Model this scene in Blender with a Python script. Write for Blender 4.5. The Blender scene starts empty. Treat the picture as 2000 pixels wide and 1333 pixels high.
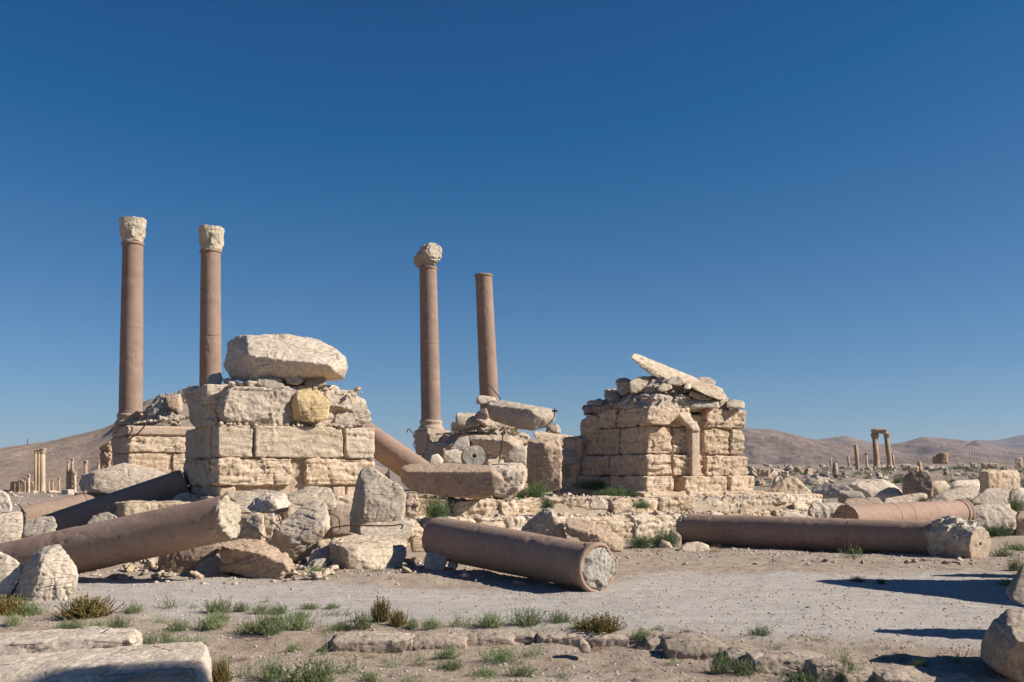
import bpy, bmesh, math, random
import numpy as np
from mathutils import Vector, Matrix

# ------------------------------------------------------------------ camera, sky, sun, exposure
sc = bpy.context.scene
COL = sc.collection
F = 1944.4          # focal length in photo pixels (35 mm lens, photo 2000 px wide)
HOR = 925.0         # photo row of the eye level
H = 2.4             # eye height

cam_d = bpy.data.cameras.new('camera')
cam_d.lens = 35.0; cam_d.sensor_width = 36.0
cam_d.shift_y = (HOR - 666.5) / 2000.0
cam_d.clip_start = 0.1; cam_d.clip_end = 30000.0
cam = bpy.data.objects.new('camera', cam_d); COL.objects.link(cam)
cam.location = (0, 0, H); cam.rotation_euler = (math.pi/2, 0, 0)
sc.camera = cam

SUN_EL = math.radians(34.0)
SUN_H = Vector((0.99, -0.14, 0)).normalized()
SUN = Vector((SUN_H.x*math.cos(SUN_EL), SUN_H.y*math.cos(SUN_EL), math.sin(SUN_EL)))
sun_d = bpy.data.lights.new('sun', 'SUN')
sun_d.energy = 5.0; sun_d.angle = math.radians(0.5); sun_d.color = (1.0, 0.94, 0.85)
sun = bpy.data.objects.new('sun', sun_d); COL.objects.link(sun)
sun.rotation_euler = SUN.to_track_quat('Z', 'Y').to_euler()
sun.location = SUN * 50

world = bpy.data.worlds.new('World'); sc.world = world; world.use_nodes = True
wn = world.node_tree; wn.nodes.clear()
sky = wn.nodes.new('ShaderNodeTexSky'); sky.sky_type = 'NISHITA'; sky.sun_disc = False
sky.sun_elevation = SUN_EL
sky.sun_rotation = math.atan2(SUN_H.x, SUN_H.y)
sky.altitude = 2000; sky.air_density = 1.0; sky.dust_density = 1.5; sky.ozone_density = 5.0
sub = wn.nodes.new('ShaderNodeVectorMath'); sub.operation = 'SUBTRACT'; sub.inputs[1].default_value = (.85, .48, .0)
mx = wn.nodes.new('ShaderNodeVectorMath'); mx.operation = 'MAXIMUM'; mx.inputs[1].default_value = (.06, .3, .6)
bg = wn.nodes.new('ShaderNodeBackground'); bg.inputs[1].default_value = 0.054
wo = wn.nodes.new('ShaderNodeOutputWorld')
wn.links.new(sky.outputs[0], sub.inputs[0]); wn.links.new(sub.outputs[0], mx.inputs[0]); wn.links.new(mx.outputs[0], bg.inputs[0])
wn.links.new(bg.outputs[0], wo.inputs[0])
sc.view_settings.view_transform = 'Standard'; sc.view_settings.look = 'None'
sc.view_settings.gamma = 1.0; sc.view_settings.exposure = 0.6
sc.cycles.max_bounces = 7; sc.cycles.diffuse_bounces = 5
sc.cycles.volume_bounces = 0

rng = random.Random(7)
R = np.random.RandomState(11)

# ------------------------------------------------------------------ noise (numpy)
def _h(ix, iy, iz, s):
    n = (ix.astype(np.int64)*374761393 + iy.astype(np.int64)*668265263 + iz.astype(np.int64)*2147483647 + s*1274126177) & 0xffffffff
    n = ((n ^ (n >> 13)) * 1274126177) & 0xffffffff
    n = (n ^ (n >> 16)) & 0xffffffff
    n = ((n * 2246822519) & 0xffffffff); n = n ^ (n >> 15)
    return (n & 0xffffff) / float(0xffffff)
def vnoise(p, s=0):
    f = np.floor(p); t = p - f; t = t*t*t*(t*(t*6-15)+10)
    x, y, z = f[:,0], f[:,1], f[:,2]
    r = 0
    for a in (0, 1):
        wa = t[:,0] if a else 1-t[:,0]
        for b in (0, 1):
            wb = t[:,1] if b else 1-t[:,1]
            for c in (0, 1):
                wc = t[:,2] if c else 1-t[:,2]
                r = r + wa*wb*wc*_h(x+a, y+b, z+c, s)
    return r
ROT = np.array([[0.36,0.48,-0.8],[-0.8,0.6,0.0],[0.48,0.64,0.6]])
def fbm(p, o=4, s=0, g=0.5):
    a = 1.0; r = 0; w = 0
    for i in range(o):
        r = r + a*vnoise(p, s+i*17); w += a; a *= g; p = (p @ ROT.T)*2.03 + 7.7
    return r/w
def facet(p, s):
    base = np.floor(p-.5); best = np.full(len(p), 1e9); out = np.zeros(len(p))
    for dx in (0, 1):
        for dy in (0, 1):
            for dz in (0, 1):
                cx, cy, cz = base[:,0]+dx, base[:,1]+dy, base[:,2]+dz
                h1 = _h(cx, cy, cz, s); h2 = _h(cx, cy, cz, s+1); h3 = _h(cx, cy, cz, s+2)
                vx, vy, vz = p[:,0]-cx-.5-(h1-.5)*.8, p[:,1]-cy-.5-(h2-.5)*.8, p[:,2]-cz-.5-(h3-.5)*.8
                d2 = vx*vx+vy*vy+vz*vz; k = d2 < best
                best = np.where(k, d2, best)
                out = np.where(k, (h2-.5)*vx*2+(h3-.5)*vy*2+(h1-.5)*vz*2+(h3-.5)*.7, out)
    return out
def sstep(a, b, x):
    t = np.clip((x-a)/(b-a), 0, 1); return t*t*(3-2*t)

# ------------------------------------------------------------------ placement helpers
def P(px, py, Y):
    return Vector(((px-1000.0)*Y/F, Y, H-(py-HOR)*Y/F))
def GY(py, z=0.0):          # distance of a point of height z seen at photo row py
    return (H-z)*F/(py-HOR)
TH = math.radians(29.0)     # the tetrapylon stands turned 29 degrees
TT = Vector((math.cos(TH), math.sin(TH), 0)); BB = Vector((-math.sin(TH), math.cos(TH), 0))
C1 = Vector((-9.7, 33.0, 0))
def kerbY(x):
    return np.interp(x, [-14,-2.5,-1.7,-.4,.2,1,1.9,2.1,2.6,3.2,3.6,4.2,5,9], [14.7,14.6,14.5,14.8,15.05,14.8,14.7,14.5,13.7,13.3,12.85,12.2,11.8,11.2])
def _zprof(Y, side):
    if side == 0: return np.interp(Y, [0,60,95,120,210,360,520,900,3000,9000], [0,0,.25,.1,-2.15,-5.4,-7.0,-5.0,20,60])
    return np.interp(Y, [0,40,60,90,130,220,500,1500,3000,9000], [0,0,.4,.95,1.7,3.15,6.2,16,33,80])
def gz(x, y, fine=True):
    x = np.atleast_1d(np.asarray(x, float)); y = np.atleast_1d(np.asarray(y, float))
    yy = np.maximum(y, 1.0)
    w = sstep(-0.2, 0.2, x/yy*np.where(yy > 5, 1, 0))
    z = _zprof(yy, 0)*(1-w) + _zprof(yy, 1)*w
    p = np.stack([x, y, np.zeros_like(x)], 1)
    k = kerbY(x)
    z = z - 0.17*sstep(0.4, -0.02, y-k)*sstep(-9, -2, y-k)
    far = sstep(45, 90, y)
    z = z + far*(fbm(p*0.02, 3, 3)-.5)*1.6*np.clip(y/300, .25, 1.0)
    z = z + (fbm(p*0.25, 3, 5)-.5)*0.16*(1+2*far)
    if fine:
        mask = path_mask(x, y)
        z = z + (fbm(p*1.7, 4, 9)-.5)*(0.10-0.06*mask) + (fbm(p*7.0, 3, 10)-.5)*(0.045-0.02*mask)
    return z
def path_mask(x, y):
    x = np.atleast_1d(np.asarray(x, float)); y = np.atleast_1d(np.asarray(y, float))
    lo = np.interp(x, [-12,-9,-3,2,4,8,14], [19.5,18.3,16.3,15.2,14.2,13.4,13.0])
    hi = np.interp(x, [-12,-9,-3,1,4,8,14], [24,22.5,21.3,20,24.5,24,23])
    p = np.stack([x, y, np.zeros_like(x)], 1)
    n = (fbm(p*0.9, 3, 21)-.5)*2.2
    return sstep(-.7, .7, y+n-lo)*sstep(1.2, -1.2, y+n-hi)
def gz1(x, y): return float(gz(x, y)[0])

# ------------------------------------------------------------------ materials
def lin(c):
    return tuple(((v/255.0)/12.92 if v <= 10 else (((v/255.0)+0.055)/1.055)**2.4) for v in c) + (1.0,)
class NT:
    def __init__(s, name, rough=0.9):
        s.m = bpy.data.materials.new(name); s.m.use_nodes = True
        s.t = s.m.node_tree; s.t.nodes.clear()
        s.out = s.n('ShaderNodeOutputMaterial'); s.b = s.n('ShaderNodeBsdfPrincipled')
        s.b.inputs['Roughness'].default_value = rough
        s.b.inputs['Specular IOR Level'].default_value = 0.2
        s.l(s.b.outputs[0], s.out.inputs[0])
        s.tc = s.n('ShaderNodeTexCoord'); s.oi = s.n('ShaderNodeObjectInfo')
    def n(s, t): return s.t.nodes.new(t)
    def l(s, a, b): s.t.links.new(a, b)
    def coord(s, scale=(1,1,1), rnd=True, src='Object', rot=(0,0,0)):
        m = s.n('ShaderNodeMapping'); m.inputs['Scale'].default_value = scale; m.inputs['Rotation'].default_value = rot
        s.l(s.tc.outputs[src], m.inputs[0])
        if not rnd: return m.outputs[0]
        c = s.n('ShaderNodeVectorMath'); c.operation = 'SCALE'
        v = s.n('ShaderNodeCombineXYZ')
        for i in range(3): s.l(s.oi.outputs['Random'], v.inputs[i])
        s.l(v.outputs[0], c.inputs[0]); c.inputs[3].default_value = 37.0
        a = s.n('ShaderNodeVectorMath'); a.operation = 'ADD'
        s.l(m.outputs[0], a.inputs[0]); s.l(c.outputs[0], a.inputs[1])
        return a.outputs[0]
    def noise(s, vec, scale, detail=6, rough=.6, dist=0.0):
        n = s.n('ShaderNodeTexNoise'); n.inputs['Scale'].default_value = scale; n.inputs['Detail'].default_value = detail
        n.inputs['Roughness'].default_value = rough; n.inputs['Distortion'].default_value = dist
        s.l(vec, n.inputs['Vector']); return n.outputs[0]
    def voro(s, vec, scale, feat='F1'):
        n = s.n('ShaderNodeTexVoronoi'); n.inputs['Scale'].default_value = scale; n.feature = feat
        s.l(vec, n.inputs['Vector']); return n.outputs['Distance']
    def ramp(s, fac, stops):
        r = s.n('ShaderNodeValToRGB'); e = r.color_ramp.elements
        while len(e) < len(stops): e.new(.5)
        for i, (p, c) in enumerate(stops):
            e[i].position = p; e[i].color = c if len(c) == 4 else tuple(c)+(1,)
        s.l(fac, r.inputs[0]); return r.outputs[0]
    def rmap(s, fac, a, b, lo=0.0, hi=1.0):
        r = s.n('ShaderNodeMapRange'); r.inputs[1].default_value = a; r.inputs[2].default_value = b
        r.inputs[3].default_value = lo; r.inputs[4].default_value = hi; r.clamp = True
        s.l(fac, r.inputs[0]); return r.outputs[0]
    def mix(s, fac, a, b, mode='MIX'):
        m = s.n('ShaderNodeMix'); m.data_type = 'RGBA'; m.blend_type = mode
        if isinstance(fac, (int, float)): m.inputs[0].default_value = fac
        else: s.l(fac, m.inputs[0])
        for k, v in ((6, a), (7, b)):
            if isinstance(v, tuple): m.inputs[k].default_value = v
            else: s.l(v, m.inputs[k])
        return m.outputs[2]
    def math(s, op, a, b=None):
        m = s.n('ShaderNodeMath'); m.operation = op
        for k, v in ((0, a), (1, b)):
            if v is None: continue
            if isinstance(v, (int, float)): m.inputs[k].default_value = v
            else: s.l(v, m.inputs[k])
        return m.outputs[0]
    def bump(s, h, strength, dist, prev=None):
        b = s.n('ShaderNodeBump'); b.inputs['Strength'].default_value = strength; b.inputs['Distance'].default_value = dist
        s.l(h, b.inputs['Height'])
        if prev is not None: s.l(prev, b.inputs['Normal'])
        return b.outputs[0]
    def done(s, col, nrm=None):
        if isinstance(col, tuple): s.b.inputs['Base Color'].default_value = col
        else: s.l(col, s.b.inputs['Base Color'])
        if nrm is not None: s.l(nrm, s.b.inputs['Normal'])
        return s.m

def c3(r, g, b): return (r, g, b, 1.0)
def mat_stone(name, base, warm, dark, strata=0.6, grey=0.25, bumpk=1.0, sz=(1,1,1)):
    t = NT(name, 0.95)
    v = t.coord(); vs = t.coord((0.8, 0.8, 5.0))
    def mul(col, f):
        cc = t.n('ShaderNodeCombineColor')
        for i in range(3): t.l(f, cc.inputs[i])
        return t.mix(1.0, col, cc.outputs[0], 'MULTIPLY')
    big = t.noise(v, 0.9, 6, .65)
    wr = t.n('ShaderNodeMath'); wr.operation = 'FRACT'; t.l(t.math('MULTIPLY', t.oi.outputs['Random'], 7.31), wr.inputs[0])
    col = t.mix(t.math('ADD', t.math('MULTIPLY', t.rmap(big, .42, .60), .65), t.math('MULTIPLY', wr.outputs[0], .35)), base, warm)
    st = t.noise(vs, 1.7, 9, .72, .8)
    col = t.mix(t.rmap(st, .56, .70, 0, strata*.8), col, dark)
    mid = t.noise(v, 5.5, 8, .72)
    fine = t.noise(v, 22, 7, .8)
    col = mul(col, t.rmap(mid, .36, .62, 0.78, 1.14))
    col = mul(col, t.rmap(fine, .38, .62, 0.78, 1.14))
    gp = t.noise(v, 1.9, 8, .75)
    col = t.mix(t.rmap(gp, .55, .64, 0, grey), col, c3(.33, .30, .265))
    vor = t.n('ShaderNodeTexVoronoi'); vor.feature = 'DISTANCE_TO_EDGE'; vor.inputs['Scale'].default_value = 1.5
    dv = t.n('ShaderNodeMix'); dv.data_type = 'VECTOR'; dv.inputs[0].default_value = .25
    t.l(vs, dv.inputs[4]); nn = t.n('ShaderNodeTexNoise'); nn.inputs['Scale'].default_value = 2.2; nn.inputs['Detail'].default_value = 5; t.l(v, nn.inputs['Vector']); t.l(nn.outputs['Color'], dv.inputs[5])
    t.l(dv.outputs[1], vor.inputs['Vector'])
    crack = t.math('MULTIPLY', t.rmap(vor.outputs['Distance'], .0, .035, 1, 0), t.rmap(t.noise(v, 1.3, 3), .48, .58))
    col = t.mix(t.math('MULTIPLY', crack, (min(.75, .1+strata*.7) if strata > .15 else .0)), col, dark)
    sp = t.voro(v, 24)
    pits = t.math('MULTIPLY', t.rmap(sp, .05, .2, 1, 0), t.rmap(t.noise(v, 3.1, 4), .5, .6))
    col = t.mix(t.math('MULTIPLY', pits, .5), col, dark)
    col = mul(col, t.rmap(t.oi.outputs['Random'], 0, 1, .84, 1.09))
    n = t.bump(st, .6*strata*bumpk, .10)
    n = t.bump(mid, .36*bumpk, .06, n)
    n = t.bump(fine, .45*bumpk, .022, n)
    n = t.bump(t.math('MULTIPLY', crack, -1.0), .8*bumpk if strata > .15 else 0.0, .03, n)
    n = t.bump(t.math('MULTIPLY', pits, -1.0), .8, .03, n)
    return t.done(col, n)

M = {}
M['lime'] = mat_stone('pale_limestone', c3(0.614,0.503,0.382), c3(0.568,0.442,0.317), c3(0.391,0.265,0.168), .55, .08)
M['golden'] = mat_stone('golden_limestone', c3(0.606,0.479,0.349), c3(0.577,0.424,0.284), c3(0.400,0.247,0.144), .85, .05)
M['yellow'] = mat_stone('yellow_limestone', c3(.68,.50,.27), c3(.62,.45,.24), c3(.48,.33,.18), .2, .04)
M['greystone'] = mat_stone('grey_weathered_limestone', c3(0.521,0.433,0.335), c3(0.484,0.391,0.293), c3(0.335,0.251,0.186), .4, .2)
M['white'] = mat_stone('white_limestone', c3(0.652,0.546,0.431), c3(0.614,0.492,0.369), c3(0.428,0.304,0.207), .3, .06)
M['smooth'] = mat_stone('smooth_tan_plaster', c3(0.484,0.372,0.275), c3(0.465,0.349,0.251), c3(0.391,0.279,0.186), .12, .08, .3)
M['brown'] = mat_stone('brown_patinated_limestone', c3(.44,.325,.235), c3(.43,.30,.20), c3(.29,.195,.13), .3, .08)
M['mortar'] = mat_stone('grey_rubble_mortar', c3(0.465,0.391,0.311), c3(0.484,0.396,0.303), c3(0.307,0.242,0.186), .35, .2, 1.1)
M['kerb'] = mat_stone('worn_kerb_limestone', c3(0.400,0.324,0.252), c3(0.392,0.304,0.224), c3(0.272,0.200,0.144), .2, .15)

def mat_granite(name, a, b, d):
    t = NT(name, .85)
    v = t.coord()
    def mul(col, f):
        cc = t.n('ShaderNodeCombineColor')
        for i in range(3): t.l(f, cc.inputs[i])
        return t.mix(1.0, col, cc.outputs[0], 'MULTIPLY')
    big = t.noise(v, .6, 7, .7)
    col = t.mix(t.rmap(big, .4, .6), a, b)
    dust = t.noise(v, 1.3, 8, .75)
    col = t.mix(t.rmap(dust, .54, .70, 0, .45), col, c3(.40,.325,.25))
    col = t.mix(t.rmap(dust, .44, .32, 0, .45), col, d)
    sp = t.noise(v, 30, 4, .85)
    col = mul(col, t.rmap(sp, .36, .64, .74, 1.2))
    sp2 = t.noise(v, 75, 2, .8)
    col = mul(col, t.rmap(sp2, .4, .6, .88, 1.1))
    st = t.noise(t.coord((6,6,.45)), 1.5, 6, .65)
    col = t.mix(t.rmap(st, .54, .72, 0, .4), col, d)
    rings = t.noise(t.coord((.05,.05,1.4)), 1.8, 4, .7)
    col = mul(col, t.rmap(rings, .35, .65, .93, 1.06))
    pm = t.rmap(t.noise(v, .9, 4), .46, .6)
    pit = t.math('MULTIPLY', t.rmap(t.voro(v, 15), .05, .2, 1, 0), pm)
    pit2 = t.math('MULTIPLY', t.rmap(t.voro(v, 6), .03, .1, 1, 0), t.rmap(t.noise(v, 1.7, 3), .55, .62))
    allp = t.math('MAXIMUM', pit, pit2)
    col = t.mix(t.math('MULTIPLY', allp, .6), col, d)
    n = t.bump(t.noise(v, 20, 6, .75), .5, .02)
    n = t.bump(t.noise(v, 3.5, 5, .6), .25, .05, n)
    n = t.bump(t.math('MULTIPLY', allp, -1.0), .9, .03, n)
    return t.done(col, n)
M['granite'] = mat_granite('rose_concrete_shaft', c3(.305,.212,.160), c3(.27,.184,.138), c3(.18,.118,.085))
M['granite_pink'] = mat_granite('pink_concrete_shaft', c3(.37,.25,.185), c3(.34,.225,.168), c3(.25,.16,.12))
M['granite_dark'] = mat_granite('brown_rose_concrete_shaft', c3(.36,.245,.18), c3(.32,.21,.152), c3(.19,.122,.09))
M['concrete'] = mat_stone('broken_grey_concrete', c3(.42,.385,.335), c3(.50,.42,.325), c3(.29,.25,.21), .1, .3, 1.2)
M['capstone'] = mat_stone('carved_capital_stone', c3(0.521,0.442,0.340), c3(0.484,0.400,0.297), c3(0.307,0.242,0.177), .15, .12, 1.2)
t = NT('rusty_steel', .75); M['rust'] = t.done(t.mix(t.noise(t.coord(), 20, 4), c3(.035,.022,.018), c3(.10,.045,.025)))
t = NT('dark_painted_metal', .5); M['metal'] = t.done(c3(.02,.022,.026))

# ground
def mat_ground():
    t = NT('dusty_gravel_ground', .95)
    v = t.coord(rnd=False)
    big = t.noise(v, .35, 5, .6); mid = t.noise(v, 2.3, 7, .68); fine = t.noise(v, 21, 8, .8)
    at = t.n('ShaderNodeAttribute'); at.attribute_name = 'path'
    dirt = t.mix(t.rmap(big, .38, .62), c3(.43,.335,.255), c3(.37,.28,.205))
    dirt = t.mix(t.rmap(mid, .5, .66, 0, .7), dirt, c3(.475,.40,.325))
    dirt = t.mix(t.rmap(mid, .45, .33, 0, .55), dirt, c3(.29,.22,.165))
    grav = t.mix(t.rmap(mid, .4, .6), c3(.52,.465,.41), c3(.47,.41,.35))
    col = t.mix(at.outputs['Fac'], dirt, grav)
    f2 = t.rmap(fine, .33, .68, .66, 1.18)
    cc = t.n('ShaderNodeCombineColor')
    for i in range(3): t.l(f2, cc.inputs[i])
    col = t.mix(1.0, col, cc.outputs[0], 'MULTIPLY')
    st = t.voro(v, 17)
    grit = t.noise(v, 9, 3)
    col = t.mix(t.math('MULTIPLY', t.rmap(st, .1, .2, .8, 0), t.rmap(grit, .5, .6)), col, c3(.52,.45,.38))
    st2 = t.voro(t.coord((1.3,1.3,1.3), rnd=False, rot=(0,0,.7)), 14)
    grit2 = t.noise(v, 6.3, 3)
    col = t.mix(t.math('MULTIPLY', t.rmap(st2, .08, .17, .8, 0), t.rmap(grit2, .52, .6)), col, c3(.17,.13,.10))
    sk = t.rmap(t.noise(t.coord((.28,2.4,1), rnd=False, rot=(0,0,.06)), 1.1, 6, .65), .35, .65, .90, 1.07)
    ck = t.n('ShaderNodeCombineColor')
    for i in range(3): t.l(sk, ck.inputs[i])
    col = t.mix(1.0, col, ck.outputs[0], 'MULTIPLY')
    # far plain: scrub tint
    sep = t.n('ShaderNodeSeparateXYZ'); t.l(t.tc.outputs['Object'], sep.inputs[0])
    farm = t.rmap(sep.outputs[1], 50, 110)
    fc = t.mix(t.rmap(t.noise(t.coord((.6,.25,.6), rnd=False), .35, 8, .75), .4, .6), c3(.33,.255,.195), c3(.21,.165,.125))
    col = t.mix(farm, col, fc)
    n = t.bump(fine, .8, .05); n = t.bump(mid, .4, .08, n); n = t.bump(t.rmap(st, 0, .35, 1, 0), .5, .02, n)
    return t.done(col, n)
M['ground'] = mat_ground()
def mat_hill(name, a, b, d, s):
    t = NT(name, 1.0)
    v = t.coord(rnd=False)
    n1 = t.noise(v, s, 8, .62); n2 = t.noise(t.coord((1,1,5), rnd=False), s*4, 8, .7, .5)
    col = t.mix(t.rmap(n1, .4, .62), a, b); col = t.mix(t.rmap(n2, .5, .68, 0, .6), col, d)
    return t.done(col, t.bump(n2, 1.0, .06/s))
M['hill_l'] = mat_hill('tan_hillside', c3(.36,.265,.195), c3(.305,.22,.16), c3(.215,.15,.11), .02)
M['hill_r'] = mat_hill('brown_hillside', c3(.255,.19,.155), c3(.225,.163,.132), c3(.155,.11,.09), .008)
M['hill_f'] = mat_hill('far_hillside', c3(.22,.17,.14), c3(.2,.15,.13), c3(.15,.11,.1), .003)

def mat_leaf(name, a, b, c=None):
    t = NT(name, .7)
    v = t.coord()
    n = t.noise(v, 9, 3)
    col = t.mix(t.rmap(n, .35, .65), a, b)
    if c: col = t.mix(t.rmap(t.noise(v, 4, 3), .5, .62), col, c)
    tone = t.rmap(t.oi.outputs['Random'], 0, 1, .72, 1.2)
    c2 = t.n('ShaderNodeCombineColor')
    for i in range(3): t.l(tone, c2.inputs[i])
    return t.done(t.mix(1.0, col, c2.outputs[0], 'MULTIPLY'))
M['leaf'] = mat_leaf('grey_green_leaves', c3(.215,.265,.125), c3(.15,.215,.09), c3(.29,.28,.13))
M['leaf_dark'] = mat_leaf('deep_green_leaves', c3(.115,.18,.065), c3(.08,.135,.05))
M['leaf_olive'] = mat_leaf('olive_leaves', c3(.23,.185,.055), c3(.17,.165,.05), c3(.30,.18,.065))
M['leaf_dry'] = mat_leaf('dry_stems', c3(.33,.24,.14), c3(.28,.17,.09), c3(.36,.20,.10))
M['far_stone'] = mat_stone('pale_ruin_limestone', c3(.50,.395,.285), c3(.48,.35,.23), c3(.36,.25,.16), .3, .15)  # paler of the two distant ruin stone colours
M['far_warm'] = mat_stone('warm_ruin_limestone', c3(.47,.32,.20), c3(.45,.30,.18), c3(.33,.2,.12), .3, .05)
# ------------------------------------------------------------------ object helpers
def tagob(o, label=None, cat=None, group=None, kind=None):
    if label: o['label'] = label
    if cat: o['category'] = cat
    if group: o['group'] = group
    if kind: o['kind'] = kind
    elif cat: o['kind'] = 'thing'
    return o
def newobj(name, mesh, parent=None, loc=(0,0,0)):
    o = bpy.data.objects.new(name, mesh); COL.objects.link(o)
    if parent is not None: o.parent = parent
    o.location = loc
    return o
def empty(name, loc, label, cat, group=None):
    o = newobj(name, None, None, loc); o.empty_display_size = .3
    return tagob(o, label, cat, group)
def mesh_np(name, verts, faces, mats=None, mi=None, smooth=True):
    me = bpy.data.meshes.new(name)
    verts = np.asarray(verts, np.float32); n = len(verts)
    if isinstance(faces, np.ndarray):
        k = faces.shape[1]; nf = len(faces)
        me.vertices.add(n); me.vertices.foreach_set('co', verts.ravel())
        me.loops.add(nf*k); me.loops.foreach_set('vertex_index', faces.astype(np.int32).ravel())
        me.polygons.add(nf); me.polygons.foreach_set('loop_start', np.arange(0, nf*k, k, dtype=np.int32))
        me.update(calc_edges=True)
    else:
        me.from_pydata([tuple(v) for v in verts], [], faces); me.update()
    for m in (mats or []): me.materials.append(m)
    if mi is not None: me.polygons.foreach_set('material_index', np.asarray(mi, np.int32))
    if smooth: me.polygons.foreach_set('use_smooth', np.ones(len(me.polygons), bool))
    me.update()
    return me
def grid_faces(nu, nv, wrap_u=False):
    iu = np.arange(nu if wrap_u else nu-1); iv = np.arange(nv-1)
    U, V = np.meshgrid(iu, iv, indexing='ij'); U = U.ravel(); V = V.ravel(); U2 = (U+1) % nu
    return np.stack([U*nv+V, U2*nv+V, U2*nv+V+1, U*nv+V+1], 1)

# ------------------------------------------------------------------ rocks: convex pieces -> voxel remesh -> chipped and eroded surface
JOBS = []
_seed = [100]
def stone(name, pieces, mat, parent=None, base=None, vox=.04, amp=.03, freq=1.2, strata=0.0, sdir=(0,0,1), sfreq=5.0,
          cuts=8, cutd=.07, smooth=2, pits=0.0, fold=None):
    """pieces: list of lists of world points (each becomes a convex solid, overlapping solids fuse into one)"""
    allp = [p for pc in pieces for p in pc]
    if base is None:
        base = Vector((sum(p.x for p in allp)/len(allp), sum(p.y for p in allp)/len(allp), min(p.z for p in allp)))
    pl = Vector(base) - (parent.location if parent is not None else Vector((0,0,0)))
    o = newobj(name, bpy.data.meshes.new(name), parent, pl)
    _seed[0] += 1
    JOBS.append(dict(o=o, pieces=pieces, mat=mat, base=Vector(base), vox=vox, amp=amp, freq=freq, strata=strata, sdir=Vector(sdir).normalized(),
                     sfreq=sfreq, cuts=cuts, cutd=cutd, smooth=smooth, pits=pits, seed=_seed[0], fold=fold))
    return o
def hull_into(bm, pts):
    vs = [bm.verts.new(p) for p in pts]
    r = bmesh.ops.convex_hull(bm, input=vs, use_existing_faces=False)
    dead = [g for g in r['geom_interior'] if isinstance(g, bmesh.types.BMVert)] + [g for g in r['geom_unused'] if isinstance(g, bmesh.types.BMVert)]
    if dead: bmesh.ops.delete(bm, geom=list(set(dead)), context='VERTS')
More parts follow.
